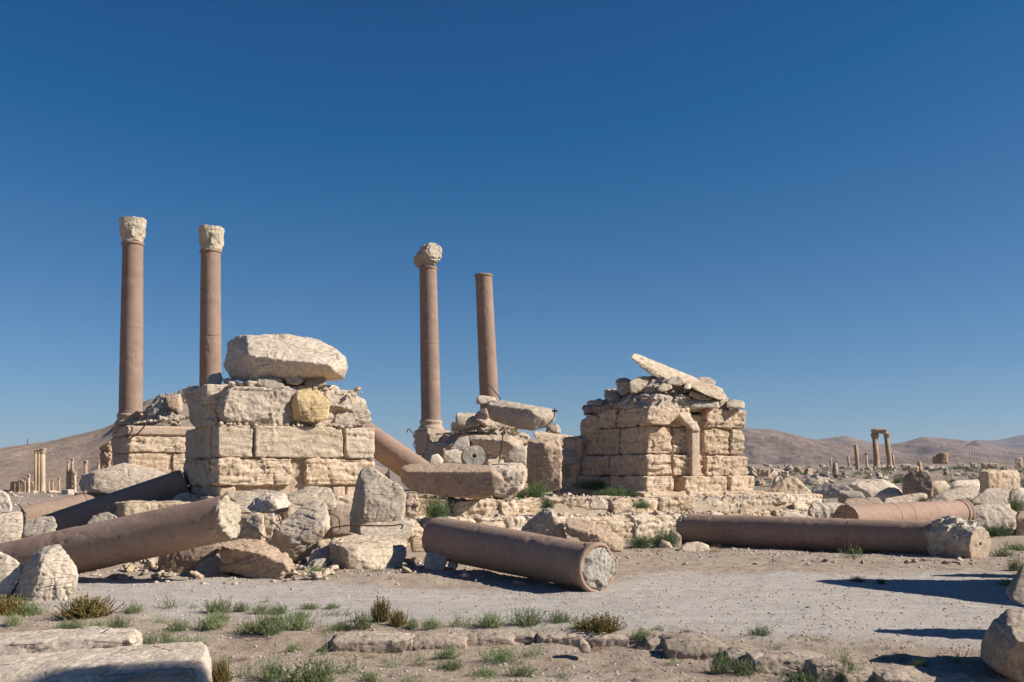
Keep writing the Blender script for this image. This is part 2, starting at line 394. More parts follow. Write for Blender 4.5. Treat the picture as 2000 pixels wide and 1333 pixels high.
def bake():
    tmp = []
    for j in JOBS:
        bm = bmesh.new()
        for pc in j['pieces']: hull_into(bm, [p - j['base'] for p in pc])
        bmesh.ops.recalc_face_normals(bm, faces=bm.faces)
        me = bpy.data.meshes.new('tmp'); bm.to_mesh(me); bm.free()
        to = bpy.data.objects.new('tmp', me); COL.objects.link(to)
        md = to.modifiers.new('r', 'REMESH'); md.mode = 'VOXEL'; md.voxel_size = j['vox']; md.adaptivity = 0.0
        if j['smooth']:
            ms = to.modifiers.new('s', 'SMOOTH'); ms.factor = .5; ms.iterations = max(1, j['smooth']-1)
        tmp.append((j, to))
    dg = bpy.context.evaluated_depsgraph_get(); dg.update()
    tot = 0
    for j, to in tmp:
        me = bpy.data.meshes.new_from_object(to.evaluated_get(dg))
        n = len(me.vertices); tot += n
        if n == 0: continue
        co = np.empty(n*3, np.float32); me.vertices.foreach_get('co', co); co = co.reshape(-1, 3).astype(float)
        nr = np.empty(n*3, np.float32); me.vertices.foreach_get('normal', nr); nr = nr.reshape(-1, 3).astype(float)
        sd = j['seed']; rs = np.random.RandomState(sd)
        # knock corners off with random planes
        mid = (co.max(0)+co.min(0))/2; q = co-mid
        ext = (co.max(0)-co.min(0)); lo0 = co.min(0).copy(); size = float(np.cbrt(np.prod(ext)+1e-6))
        for k in range(j['cuts']):
            d = rs.normal(size=3); d /= np.linalg.norm(d)
            s = q @ d; h = s.max(); lim = h - size*j['cutd']*.8*(.3+rs.rand()*1.4)
            over = np.maximum(0, s-lim)
            wob = 1 - .35*vnoise(q*3.0/size*1.5+k, sd)
            q -= np.outer(over*wob, d)
        co = q+mid
        e2 = co.max(0)-co.min(0); co = lo0 + (co-co.min(0))*(ext/np.maximum(e2, 1e-4))
        off = rs.rand(3)*50
        p = co+off; f = j['freq']; a = j['amp']
        d = a*1.3*(fbm(p*f, 3, sd)-.5) + a*.5*(fbm(p*f*4.3, 3, sd+3)-.5)
        w3 = p + .35/f*(fbm(p*f*1.1, 2, sd+30)-.5)[:,None]
        rid = 1-np.abs(2*fbm(w3*f*1.9, 3, sd+5)-1)      # ridged: sharp seams
        d -= a*1.0*sstep(.88, 1.0, rid)
        d += a*1.5*facet(w3*f*1.35, sd+20) + a*.8*facet(w3*f*3.3, sd+24) + a*.4*facet(w3*f*7.9, sd+27)
        if j['strata']:
            ax = np.array(j['sdir']); along = co - np.outer(co@ax, ax)
            side = 1-np.abs(nr@ax)**2*.8
            w = (co@ax)*j['sfreq']*1.25 + 1.1*(fbm(along*.55+off, 3, sd+8)-.5)*2 + .35*(fbm(p*3.1, 2, sd+11)-.5)
            lay = np.floor(w); fr_ = w-lay
            def bed(L): return vnoise(along*1.25 + np.outer(L*7.31, [1., .6, .3]) + off, sd+9)
            t_ = sstep(.0, .22, fr_)
            off_b = bed(lay)*t_ + np.minimum(bed(lay), bed(lay-1))*(1-t_)
            d += j['strata']*1.9*(off_b-.5)*side
            d -= j['strata']*.5*sstep(.16, .0, fr_)*side*sstep(.35, .6, vnoise(p*1.3, sd+14))
            ps = along*2.2 + np.outer((co@ax)*j['sfreq']*2.6, ax) + off
            d += j['strata']*.7*(fbm(ps, 3, sd+16, .6)-.5)*side
        if j['pits']:
            d -= j['pits']*sstep(.72, .86, fbm(w3*9.0, 2, sd+15))
            d -= j['pits']*.6*sstep(.66, .8, vnoise(w3*15.0, sd+16))
        if j['fold'] is not None: d += j['fold'](co + np.array(j['base']))
        co = co + nr*d[:,None]
        me.vertices.foreach_set('co', co.astype(np.float32).ravel())
        me.polygons.foreach_set('use_smooth', np.ones(len(me.polygons), bool))
        me.materials.clear(); me.materials.append(M[j['mat']])
        me.update()
        me.name = j['o'].name
        old = j['o'].data; j['o'].data = me; bpy.data.meshes.remove(old)
    for j, to in tmp:
        m = to.data; bpy.data.objects.remove(to); bpy.data.meshes.remove(m)
    print('stones', len(JOBS), 'verts', tot)
    JOBS.clear()

def pix_piece(Y0, pts, T=1.0, shrink=.9):
    """a solid from photo-measured corners (px, py, dY): front corners plus a back side T metres further"""
    cx = sum(p[0] for p in pts)/len(pts); cy = sum(p[1] for p in pts)/len(pts)
    out = []; dmax = max((p[2] if len(p) > 2 else 0) for p in pts)
    for p in pts:
        d = p[2] if len(p) > 2 else 0
        out.append(P(p[0], p[1], Y0+d))
        out.append(P(cx+(p[0]-cx)*shrink, cy+(p[1]-cy)*shrink, Y0+max(T, d+.15)))
    return out
def rock(name, label, cat, Y0, pts, T=1.0, mat='lime', group=None, amp=None, vox=None, more=(), shrink=.9, down=0.0, tilt=0.0, **kw):
    if tilt:
        x0 = min(p[0] for p in pts); x1 = max(p[0] for p in pts); pts = [(p[0], p[1], (p[2] if len(p) > 2 else 0)+tilt*(x1-p[0])/(x1-x0)) for p in pts]
    pieces = [pix_piece(Y0, pts, T, shrink)] + [pix_piece(*m) for m in more]
    if down:
        lowest = min(p.z for p in pieces[0])
        low = [Vector((p.x, p.y, p.z-down)) for p in pieces[0] if p.z < lowest+.25]
        pieces[0] += low
    v = vox or max(.022, Y0*.00125)
    a = amp if amp is not None else .016
    o = stone(name, pieces, mat, vox=v, amp=a, **kw)
    return tagob(o, label, cat, group)
def boxpts(o, a0, a1, b0, b1, z0, z1, t=None, b=None, jit=.0, bat=0.0):
    t = t or TT; b = b or BB
    r = []
    for a in (a0, a1):
        for c in (b0, b1):
            for z in (z0, z1):
                r.append(Vector(o) + t*(a+rng.uniform(-jit, jit)) + b*(c+rng.uniform(-jit, jit)) + Vector((0,0,z+rng.uniform(-jit, jit)*.6)))
    return r

# ------------------------------------------------------------------ tubes and turned shapes
def tube_mesh(name, pts, r, mat, sides=6):
    V = []; Fc = []
    pts = [Vector(p) for p in pts]
    for i, p in enumerate(pts):
        d = (pts[min(i+1, len(pts)-1)] - pts[max(i-1, 0)]).normalized()
        u = d.orthogonal().normalized(); w = d.cross(u)
        if i and abs(u.dot(pu)) < .98:
            u = (pu - d*pu.dot(d)).normalized(); w = d.cross(u)
        pu = u
        for k in range(sides):
            a = 2*math.pi*k/sides
            V.append(p + u*(r*math.cos(a)) + w*(r*math.sin(a)))
    for i in range(len(pts)-1):
        for k in range(sides):
            Fc.append((i*sides+k, i*sides+(k+1) % sides, (i+1)*sides+(k+1) % sides, (i+1)*sides+k))
    Fc.append(tuple(range(sides))[::-1]); Fc.append(tuple((len(pts)-1)*sides+k for k in range(sides)))
    return mesh_np(name, V, Fc, [mat])
def smooth_path(pts, n=5):
    out = []
    for i in range(len(pts)-1):
        p0 = pts[max(i-1, 0)]; p1 = pts[i]; p2 = pts[i+1]; p3 = pts[min(i+2, len(pts)-1)]
        for k in range(n):
            t = k/n
            out.append(.5*((2*p1)+(p2-p0)*t+(2*p0-5*p1+4*p2-p3)*t*t+(3*p1-p0-3*p2+p3)*t**3))
    out.append(pts[-1]); return out
def rebar(label, pp, r=.014, group='bent reinforcement bars'):
    pts = smooth_path([P(*p) for p in pp]); b = pts[0].copy()
    o = newobj('reinforcement_bar', tube_mesh('reinforcement_bar', [p-b for p in pts], r, M['rust']), None, b)
    return tagob(o, label, 'rebar', group)

def frame_of(A, B):
    d = (B-A).normalized(); u = d.cross(Vector((0,0,1)))
    if u.length < .1: u = Vector((1,0,0))
    u.normalize(); w = d.cross(u).normalized()
    return d, u, w
def turned(name, A, B, prof, mat, parent, n=72, amp=.0, fr=2.0, seed=0, endA=0.0, endB=0.0, grooves=(), pits=0.0, step=None, closed=True, chips=0.0):
    """turned solid from A to B; prof = [(s, r)] with s in metres from A; ragged ends if endA / endB"""
    L = (B-A).length; d, u, w = frame_of(A, B)
    ss = [prof[0][0]]
    for (s0, r0), (s1, r1) in zip(prof[:-1], prof[1:]):
        k = max(1, int(abs(s1-s0)/step)) if step else 1
        for i in range(1, k+1): ss.append(s0+(s1-s0)*i/k)
    for g in grooves: ss += [g-.022, g-.01, g+.01, g+.022]
    if grooves: ss = sorted(ss)
    ps = np.array([p[0] for p in prof]); pr = np.array([p[1] for p in prof])
    if grooves or step: rr = np.interp(ss, ps, pr) if np.all(np.diff(ps) > 0) else None
    if not (grooves or step) or rr is None:
        ss = list(ps); rr = pr
    ss = np.array(ss, float); rr = np.array(rr, float)
    for g in grooves: rr = np.where(np.abs(ss-g) < .015, rr-.016, rr)
    m = len(ss); th = np.arange(n)*2*math.pi/n
    S, T = np.meshgrid(ss, th); Rr = np.tile(rr, (n, 1))
    q = np.stack([np.cos(T).ravel()*Rr.ravel(), np.sin(T).ravel()*Rr.ravel(), S.ravel()], 1)
    if amp: Rr = Rr + (amp*2*(fbm(q*fr, 3, seed)-.5)).reshape(Rr.shape)
    if pits: Rr = Rr - (pits*sstep(.66, .8, vnoise(q*9, seed+2))*sstep(.45, .6, vnoise(q*.9, seed+3))).reshape(Rr.shape)
    if chips: Rr = Rr - (chips*sstep(.6, .75, vnoise(q*3.1, seed+4))).reshape(Rr.shape)
    e = np.stack([np.cos(T[:,0])*1.3, np.sin(T[:,0])*1.3, np.zeros(n)], 1)
    if endA:
        eo = endA*(fbm(e*1.6+5, 4, seed+5)-.35)*2
        S = S + eo[:,None]*np.clip(1-(S-ss[0])/(endA*3), 0, 1)
    if endB:
        eo = endB*(fbm(e*1.6+9, 4, seed+6)-.35)*2
        S = S - eo[:,None]*np.clip(1-(ss[-1]-S)/(endB*3), 0, 1)
    A_ = np.array(A) - (np.array(parent.location) if parent is not None else 0)
    base = A_ if parent is not None else np.array([0.,0,0])
    D, U, W = np.array(d), np.array(u), np.array(w)
    X = S.ravel()[:,None]*D + (Rr*np.cos(T)).ravel()[:,None]*U + (Rr*np.sin(T)).ravel()[:,None]*W
    faces = grid_faces(n, m, True)
    V = X; 
    if closed:
        # simple caps
        ca = len(V); V = np.vstack([V, V.reshape(n, m, 3)[:,0].mean(0), V.reshape(n, m, 3)[:,-1].mean(0)])
        idx = np.arange(n); nx = (idx+1) % n
        tri = [np.stack([idx*m, np.full(n, ca), nx*m], 1), np.stack([idx*m+m-1, nx*m+m-1, np.full(n, ca+1)], 1)]
        fl = [tuple(f) for f in faces.tolist()] + [tuple(f) for t_ in tri for f in t_.tolist()]
    else: fl = faces
    me = mesh_np(name, V, fl, [mat])
    # auto smooth-ish: keep smooth, caps flat
    if closed:
        sm = np.ones(len(me.polygons), bool); sm[len(faces):] = False; me.polygons.foreach_set('use_smooth', sm)
    o = newobj(name, me, parent, tuple(A_))
    ring = lambda k: X.reshape(n, m, 3)[:,k] + np.array(A)
    o_rings = (ring(0), ring(-1))
    return o, o_rings
def end_face(name, ring, centre, outward, mat, parent, amp=.05, seed=0, hole=0.0, bulge=0.0, inset=.97):
    """a broken end: fills a ring of points with a rough surface"""
    n = len(ring); k = 16; cen = ring.mean(0) if centre is None else np.array(centre)
    V = []
    ow = np.array(outward)
    for i in range(k+1):
        f = 1-i/float(k)
        fr = f*inset if i else inset
        V.append(cen + (ring-cen)*max(fr, .012))
    V = np.array(V)
    Rm = np.linalg.norm(ring-cen, axis=1, keepdims=True); circ = (ring-cen)/Rm*Rm.mean()
    for i in range(k+1):
        f = (1-i/float(k)); g = min(1, i/5.0); V[i] = cen + ((ring-cen)*(1-g)+circ*g)*max(f*inset, .012)
    q = V.reshape(-1, 3)
    rad = np.linalg.norm(q-cen, axis=1)/np.linalg.norm(ring-cen, axis=1).mean()
    inner = np.clip((1-rad)*6, 0, 1)
    dd = inner*(amp*2.4*(fbm(q*2.3, 5, seed, .6)-.5) + bulge*(1-rad**2))
    if hole: dd -= sstep(hole*1.3, hole*.8, rad)*.35
    q = q + dd[:,None]*ow
    off = np.array(parent.location) if parent is not None else np.zeros(3)
    base = cen-off
    q = (q-cen).reshape(k+1, n, 3).transpose(1, 0, 2).reshape(-1, 3)
    me = mesh_np(name, q, grid_faces(n, k+1, True), [mat])
    return newobj(name, me, parent, tuple(base))

def end_stone(name, ring, outward, mat, parent, amp=.03, inset=.95, thick=.25, bulge=.0, seed=0, vox=.028):
    cen = ring.mean(0); ow = np.array(outward); pts = []
    for k in range(0, len(ring), 4):
        p = cen + (ring[k]-cen)*inset
        pts.append(Vector(p)); pts.append(Vector(p-ow*thick))
    if bulge: pts += [Vector(cen + (ring[k]-cen)*.6 + ow*bulge) for k in range(0, len(ring), 12)]
    return stone(name, [pts], mat, parent, vox=vox, amp=amp, freq=2.2, cuts=0, smooth=1)
# ------------------------------------------------------------------ ground
def build_ground():
    xs = np.concatenate([-14-np.geomspace(.06, 5200, 130)[::-1], np.arange(-14, 14.001, .05), 14+np.geomspace(.06, 5200, 130)])
    ys = [-3000, -1000, -300, -100, -30, -10, -3, 0, 3, 5, 6.5, 7.5]
    y = 8.0
    while y < 8000:
        ys.append(y); y += max(.035, y*.0036) if y < 120 else y*.02
    ys = np.array(ys)
    X, Y = np.meshgrid(xs, ys, indexing='ij')
    Z = gz(X.ravel(), Y.ravel())
    V = np.stack([X.ravel(), Y.ravel(), Z], 1)
    me = mesh_np('ground', V, grid_faces(len(xs), len(ys)), [M['ground']])
    at = me.attributes.new('path', 'FLOAT', 'POINT')
    at.data.foreach_set('value', path_mask(X.ravel(), Y.ravel()).astype(np.float32))
    o = newobj('ground', me); tagob(o, kind='structure')
build_ground()

# ------------------------------------------------------------------ hills
def hills(D, ridge, mat, foot, back=.35, seed=0, rough=1.0, nx=420):
    px = np.linspace(ridge[0][0], ridge[-1][0], nx)
    rp = np.interp(px, [r[0] for r in ridge], [r[1] for r in ridge])
    k = np.ones(9)/9; rp = np.convolve(np.pad(rp, 4, 'edge'), k, 'valid')
    rz = H-(rp-HOR)*D/F
    s = np.concatenate([np.linspace(foot, 1, 60), np.linspace(1, 1+back, 14)[1:]])
    V = []
    for i in range(nx):
        fz = gz((px[i]-1000)*D*foot/F, D*foot, False)[0]
        for t in s:
            Yd = D*t
            u = (t-foot)/(1-foot)
            if t <= 1: h = fz-2 + (rz[i]-fz+2)*(.55*u**1.6 + .45*math.sin(u*math.pi/2)**1.3)
            else: h = rz[i] - (t-1)/back*(rz[i]+30)
            V.append(((px[i]-1000)*D/F*(.12+.88*t), Yd, h))
    V = np.array(V)
    hh = V[:,2].copy()
    q = np.stack([V[:,0], V[:,1]*.35, np.zeros(len(V))], 1)*(9.0/D)
    amp = rough*D*.0032
    tt = np.tile(s, nx); w = sstep(foot, foot+.15*(1-foot)+.02, tt)*(1-.75*np.exp(-((tt-1)/.06)**2))
    n1 = (1-np.abs(2*fbm(q*1.8, 5, seed, .55)-1))-.75
    V[:,2] += (n1*3.2*amp + (fbm(q*9, 4, seed+4)-.5)*amp*.8)*w
    V[:,2] += (fbm(q*20, 3, seed+8)-.5)*amp*.12
    me = mesh_np('hills', V, grid_faces(nx, len(s)), [mat])
    tagob(newobj('hills', me), kind='structure')
hills(700, [(-500,930),(-200,893),(0,876),(50,868),(100,862),(150,850),(200,838),(235,822),(285,781),(340,772),(420,790),(560,850),(700,899),(760,915)], M['hill_l'], .45, seed=3, rough=.5)
hills(1500, [(1180,905),(1300,885),(1390,850),(1450,837),(1500,839),(1550,849),(1600,862),(1660,874),(1720,886),(1800,899),(1900,905)], M['hill_r'], .5, seed=5)
hills(2600, [(1480,868),(1560,857),(1600,860),(1633,854),(1655,853),(1680,861),(1725,871),(1760,866),(1800,855),(1840,857),(1880,861),(1930,869),(2000,881),(2150,895),(2300,900)], M['hill_r'], .55, seed=8)
hills(2300, [(1800,902),(1860,880),(1905,862),(1925,866),(1960,878),(2010,884),(2080,880),(2200,895)], M['hill_r'], .7, seed=9, rough=.8)
hills(5200, [(600,904),(700,899),(745,900),(800,907),(900,905),(1100,895),(1400,880),(1600,872),(1880,864),(1905,860),(1935,861),(1960,858),(1985,852),(2020,846),(2100,842),(2300,860)], M['hill_f'], .6, seed=12, rough=.7)

# ------------------------------------------------------------------ the stepped podium
pod = empty('stone_podium', C1 + TT*11 + BB*12, 'long stepped platform of worn golden limestone under the four ruined piers', 'platform')
def podium():
    n = 90
    a = np.linspace(-2.4, 25.6, n); b = np.linspace(-1.9, 25.5, n)
    A, B_ = np.meshgrid(a, b, indexing='ij')
    X = C1.x + TT.x*A + BB.x*B_; Y = C1.y + TT.y*A + BB.y*B_
    p = np.stack([X.ravel(), Y.ravel(), np.zeros(X.size)], 1)
    Z = 1.36 + (fbm(p*.6, 4, 31)-.5)*.22 + (fbm(p*3, 3, 33)-.5)*.1
    Z = Z.reshape(n, n)
    edge = (np.minimum(np.minimum(A-a[0], a[-1]-A), np.minimum(B_-b[0], b[-1]-B_)) < .01)
    Z[edge] = -.3
    V = np.stack([p[:,0], p[:,1], Z.ravel()], 1) - np.array(pod.location)
    newobj('platform_floor', mesh_np('platform_floor', V, grid_faces(n, n), [M['ground']]), pod)
    for (out, inn, z0, z1, key) in ((3.25, 1.55, -.25, .84, 1), (1.75, -.3, .74, 1.47, 2)):
        d = -3.2
        while d < 25.7:
            L = rng.uniform(1.5, 2.9)
            if d+L > 25.2: L = 25.9-d
            o = C1
            stone('step_block', [boxpts(o, d+.02, d+L-.02, -out+rng.uniform(-.1, .1), -inn, z0, z1+rng.uniform(-.05, .04), jit=.05)], 'golden' if rng.random() < .6 else 'lime', pod,
                  vox=.05, amp=.05, freq=.8, strata=.075, sfreq=4.2, cuts=9, cutd=.08, smooth=2)
            d += L
        for (b0, b1) in ((-out+.1, .6), (.65, 3.6), (3.65, 7.2)):
            stone('step_block', [boxpts(C1, 25.9-.0*key-(.0 if key == 1 else 1.2), 25.9+(1.1 if key == 1 else -.1), b0, b1, z0, z1, jit=.06)], 'golden', pod, vox=.06, amp=.06, freq=.8, strata=.07, sfreq=4.2, cuts=9, cutd=.08)
podium()

# ------------------------------------------------------------------ piers of ashlar
def pier(label, corner, S, courses, core_z, core_mat='smooth', core_in=.16, vox=.045):
    """courses: (z0, z1, [front splits], [left splits], outward, mat, amp, strata)"""
    C = Vector((corner[0], corner[1], 0))
    e = empty('stone_pier', C + TT*(S/2) + BB*(S/2) + Vector((0,0,courses[0][0])), label, 'ruined pier', 'ruined corner piers of the platform')
    for (z0, z1, inn, mt) in core_z:
        stone('masonry_core', [boxpts(C, inn, S-inn, inn, S-inn, z0, z1, jit=.02)], mt, e, vox=vox*1.3, amp=.02, strata=.01, cuts=4, cutd=.02)
    for (z0, z1, fs, ls, out, mt, amp, st) in courses:
        first = True
        for (a0, a1) in fs:
            b1 = (ls[0] if (first and ls) else 1.0)
            oo = out + rng.uniform(-.03, .03)
            stone('ashlar_block', [boxpts(C, (-oo if first else a0), (a1 if a1 < S-.1 else S+out*.7), -oo, (b1 if first else .95), z0, z1, jit=.02)],
                  mt, e, vox=vox, amp=amp*.7, freq=1.0, strata=st*.8, sfreq=6.5, cuts=7, cutd=.035, smooth=3)
            first = False
        if ls:
            prev = ls[0]
            for b1 in ls[1:]:
                stone('ashlar_block', [boxpts(C, -out, .9, prev+.03, b1, z0, z1, jit=.03)], mt, e, vox=vox*1.15, amp=amp, freq=1.0, strata=st*.7, sfreq=5, cuts=6, cutd=.035, smooth=3)
                prev = b1
        # right side, seen only from a step aside
        stone('ashlar_block', [boxpts(C, S-.9, S+out*.6, 1.0, S, z0, z1, jit=.03)], mt, e, vox=vox*1.6, amp=amp, freq=1, strata=st*.7, sfreq=5, cuts=6, cutd=.035, smooth=2)
    return e, C

# front left pier
P1S = 5.4
e1, K1 = pier('near pier of pale ashlar carrying the huge boulder, with a crisp row of blocks', (C1.x, C1.y), P1S, [
    (2.93, 4.02, [(0, 1.12), (1.17, 4.28), (4.36, 5.4)], [1.1, 2.6, 5.4], .05, 'lime', .022, .03),
    (1.98, 2.90, [(0, 2.45), (2.95, 5.4)], [1.4, 3.3, 5.4], .10, 'golden', .05, .085),
    (1.3, 1.97, [(0, .55), (3.9, 4.35), (4.4, 5.4)], [1.3, 3.0, 5.4], .0, 'smooth', .015, .01),
    (1.2, 1.62, [(0.1, 1.9), (2.0, 3.8), (3.9, 5.4)], [1.2, 3.4, 5.4], .45, 'golden', .05, .05),
], [(1.2, 3.95, .14, 'smooth')])
# weathered mortar crown of the near pier (three ragged masses and a corner block)
for (a0, a1, b0, b1, z0, z1, mt) in ((-.02, 1.9, .12, 5.2, 3.98, 5.30, 'mortar'), (1.5, 5.0, .62, 5.1, 3.98, 5.36, 'mortar'), (1.2, 4.2, .9, 4.5, 5.2, 5.56, 'greystone'), (2.6, 5.32, .5, 4.5, 4.72, 5.28, 'greystone'), (4.2, 5.38, .35, 4.5, 3.98, 4.75, 'mortar'), (-.18, .65, .7, 3.6, 4.0, 5.42, 'mortar')):
    stone('mortar_mass', [boxpts(C1, a0, a1, b0, b1, z0, z1, jit=.09)], mt, e1, vox=.042, amp=.03, freq=1.1, strata=.075, sfreq=3.2, cuts=12, cutd=.08, pits=.0)
stone('corner_block', [boxpts(C1, -.3, .45, .55, 1.5, 4.75, 5.4, jit=.03)], 'greystone', e1, vox=.045, amp=.02, cuts=4, cutd=.03)

# front right pier
C2 = C1 + TT*17.9
C2 = Vector((C2.x-.25, C2.y, 0))
e2, K2 = pier('right hand pier of eroded golden blocks with an upright plank like slab', (C2.x, C2.y), 5.2, [
    (4.40, 5.2, [(0.1, 2.2), (3.05, 5.2)], [2.2, 3.7], .10, 'golden', .06, .07),
    (3.22, 4.37, [(0, 1.15), (1.3, 2.5), (3.0, 4.35), (4.5, 5.2)], [2.0, 4.9], .05, 'golden', .05, .085),
    (2.30, 3.18, [(0, 1.1), (1.2, 2.75), (3.0, 5.2)], [2.6, 5.3], .2, 'golden', .055, .08),
    (1.55, 2.27, [(0, 1.0), (1.6, 3.9), (4.1, 5.2)], [2.2, 5.6], .42, 'golden', .05, .06),
    (1.15, 1.62, [(-.1, 1.3), (1.4, 3.3), (3.4, 5.2)], [2.2, 5.8], .9, 'golden', .05, .06),
], [(1.2, 4.95, .16, 'smooth')], vox=.052)
for (a0, a1, b0, b1, z0, z1, mt) in ((.0, 1.6, .9, 5.0, 5.15, 5.55, 'brown'), (.3, 2.2, .3, 5.0, 5.1, 5.75, 'mortar'), (1.6, 4.7, .25, 4.6, 5.1, 5.72, 'mortar'), (.8, 3.6, .7, 4.4, 5.5, 6.25, 'mortar'), (1.4, 3.0, .8, 3.4, 6.0, 6.5, 'mortar')):
    stone('mortar_mass', [boxpts(K2, a0, a1, b0, b1, z0, z1, jit=.12)], mt, e2, vox=.06, amp=.06, freq=1.3, strata=.03, cuts=10, cutd=.09, pits=.015)
# battered back left side
for (a0, b0, b1, z0, z1) in ((-.55, 4.9, 7.0, 1.3, 3.1), (-.35, 4.6, 6.2, 3.0, 4.1), (-.1, 3.6, 5.2, 3.9, 5.0)):
    stone('ashlar_block', [boxpts(K2, a0, 1.2, b0, b1, z0, z1, jit=.1)], 'golden', e2, vox=.065, amp=.06, strata=.05, cuts=9, cutd=.08)
# plank-like pilaster slab and its broken hood
def frontpt(K, a, out, z): return K + TT*a + BB*(-out) + Vector((0,0,z))
pl = stone('pilaster_slab', [[frontpt(K2, a, o_, z) for a in (2.0, 2.42) for o_ in (-.05, .40) for z in (2.27, 4.35)]], 'smooth', e2, vox=.04, amp=.006, cuts=1, cutd=.02, smooth=1)
stone('hood_stone', [[frontpt(K2, *q) for q in ((1.2,.45,4.95),(1.3,.45,4.78),(1.75,.4,5.02),(1.2,.0,4.8),(1.7,.0,5.0),(2.05,.5,4.18),(2.4,.5,4.2),(2.4,.05,4.25),(2.05,.05,4.3),(2.3,.42,4.5),(1.85,.48,4.45))]], 'lime', e2, vox=.042, amp=.014, cuts=1, cutd=.03, smooth=1)
stone('hood_stone', [[frontpt(K2, *q) for q in ((-.35,.35,4.62),(-.3,.35,4.85),(.4,.45,5.15),(1.25,.45,5.1),(1.32,.4,4.85),(.75,.45,4.42),(-.1,.42,4.42),(-.2,-.3,4.7),(1.2,.0,5.1),(.7,.0,4.45),(-.1,.0,4.45))]], 'golden', e2, vox=.042, amp=.025, strata=.04, cuts=3, cutd=.03)

# back left pier
C3 = Vector((-18.75, 48.6, 0))
e3, K3 = pier('back left pier with a smooth plaster band, half hidden behind the near pier', (C3.x, C3.y), 5.4, [
    (4.28, 4.75, [(0, 5.4)], [5.4], .02, 'smooth', .01, .01),
    (3.42, 4.24, [(0, 3.4), (3.45, 5.4)], [2.6, 5.4], .06, 'golden', .05, .09),
    (2.35, 3.38, [(0, 1.9), (2.1, 5.4)], [2.4, 5.4], .02, 'golden', .03, .05),
    (1.3, 2.3, [(0, 2.4), (2.5, 5.4)], [2.4, 5.4], .05, 'lime', .04, .05),
], [(1.2, 4.7, .14, 'smooth')], vox=.06)
for pc in ([(252,832,.5),(285,812,.8),(300,800,1),(345,800,.6),(352,832,.2),(330,838,0),(270,842,0)], [(275,815,1.2),(292,790,1.5),(308,772,1.6),(325,771,1.4),(330,800,.8),(345,815,.5),(290,818,.6)],
           [(322,770,1.2),(350,770,1.0),(356,790,.7),(350,808,.5),(336,800,.4),(326,785,.6)], [(330,775,2),(352,762,2),(380,752,1.8),(386,775,1.6),(350,790,1.8)]):
    stone('mortar_mass', [pix_piece(50.2, pc, 2.4)], 'mortar', e3, vox=.06, amp=.06, freq=1.4, cuts=9, cutd=.08, pits=.02)
stone('broken_slab', [pix_piece(49.9, [(322,773,0),(348,774,.2),(352,795,.3),(342,803,.2),(328,795,0)], .8)], 'brown', e3, vox=.055, amp=.03, cuts=5)
stone('broken_slab', [pix_piece(49.6, [(308,812,0),(345,825,.2),(352,833,.2),(310,819,0)], .5)], 'lime', e3, vox=.055, amp=.03, cuts=5)

# back middle pier, crumbled
C4 = Vector((-3.35, 57.0, 0))
e4 = empty('stone_pier', C4 + TT*2.7 + BB*2.7 + Vector((0,0,1.3)), 'crumbled pier in the back middle under the column with the sideways capital', 'ruined pier', 'ruined corner piers of the platform')
for (a0, a1, b0, b1, z0, z1, mt, am) in ((0, 5.4, 0, 5.4, 1.2, 2.6, 'mortar', .075), (.3, 5.2, .3, 5.3, 2.4, 4.1, 'mortar', .08), (.0, 1.6, 3.6, 5.5, 3.6, 5.1, 'smooth', .02), (-.1, .9, 1.2, 3.8, 2.4, 4.2, 'greystone', .1),
                                 (.9, 3.0, .9, 4.6, 4.0, 4.7, 'mortar', .075), (2.4, 5.3, .5, 5.1, 4.0, 4.95, 'mortar', .075), (2.2, 4.9, 1.2, 4.6, 4.8, 5.55, 'mortar', .075), (.1, 2.4, -.2, 1.2, 1.4, 2.6, 'greystone', .08), (2.8, 5.6, -.1, 1.1, 1.4, 2.9, 'golden', .08)):
    stone('masonry_mass', [boxpts(C4, a0, a1, b0, b1, z0, z1, jit=.14)], mt, e4, vox=.07, amp=am, freq=1.1, strata=.03, cuts=10, cutd=.07, pits=.02)

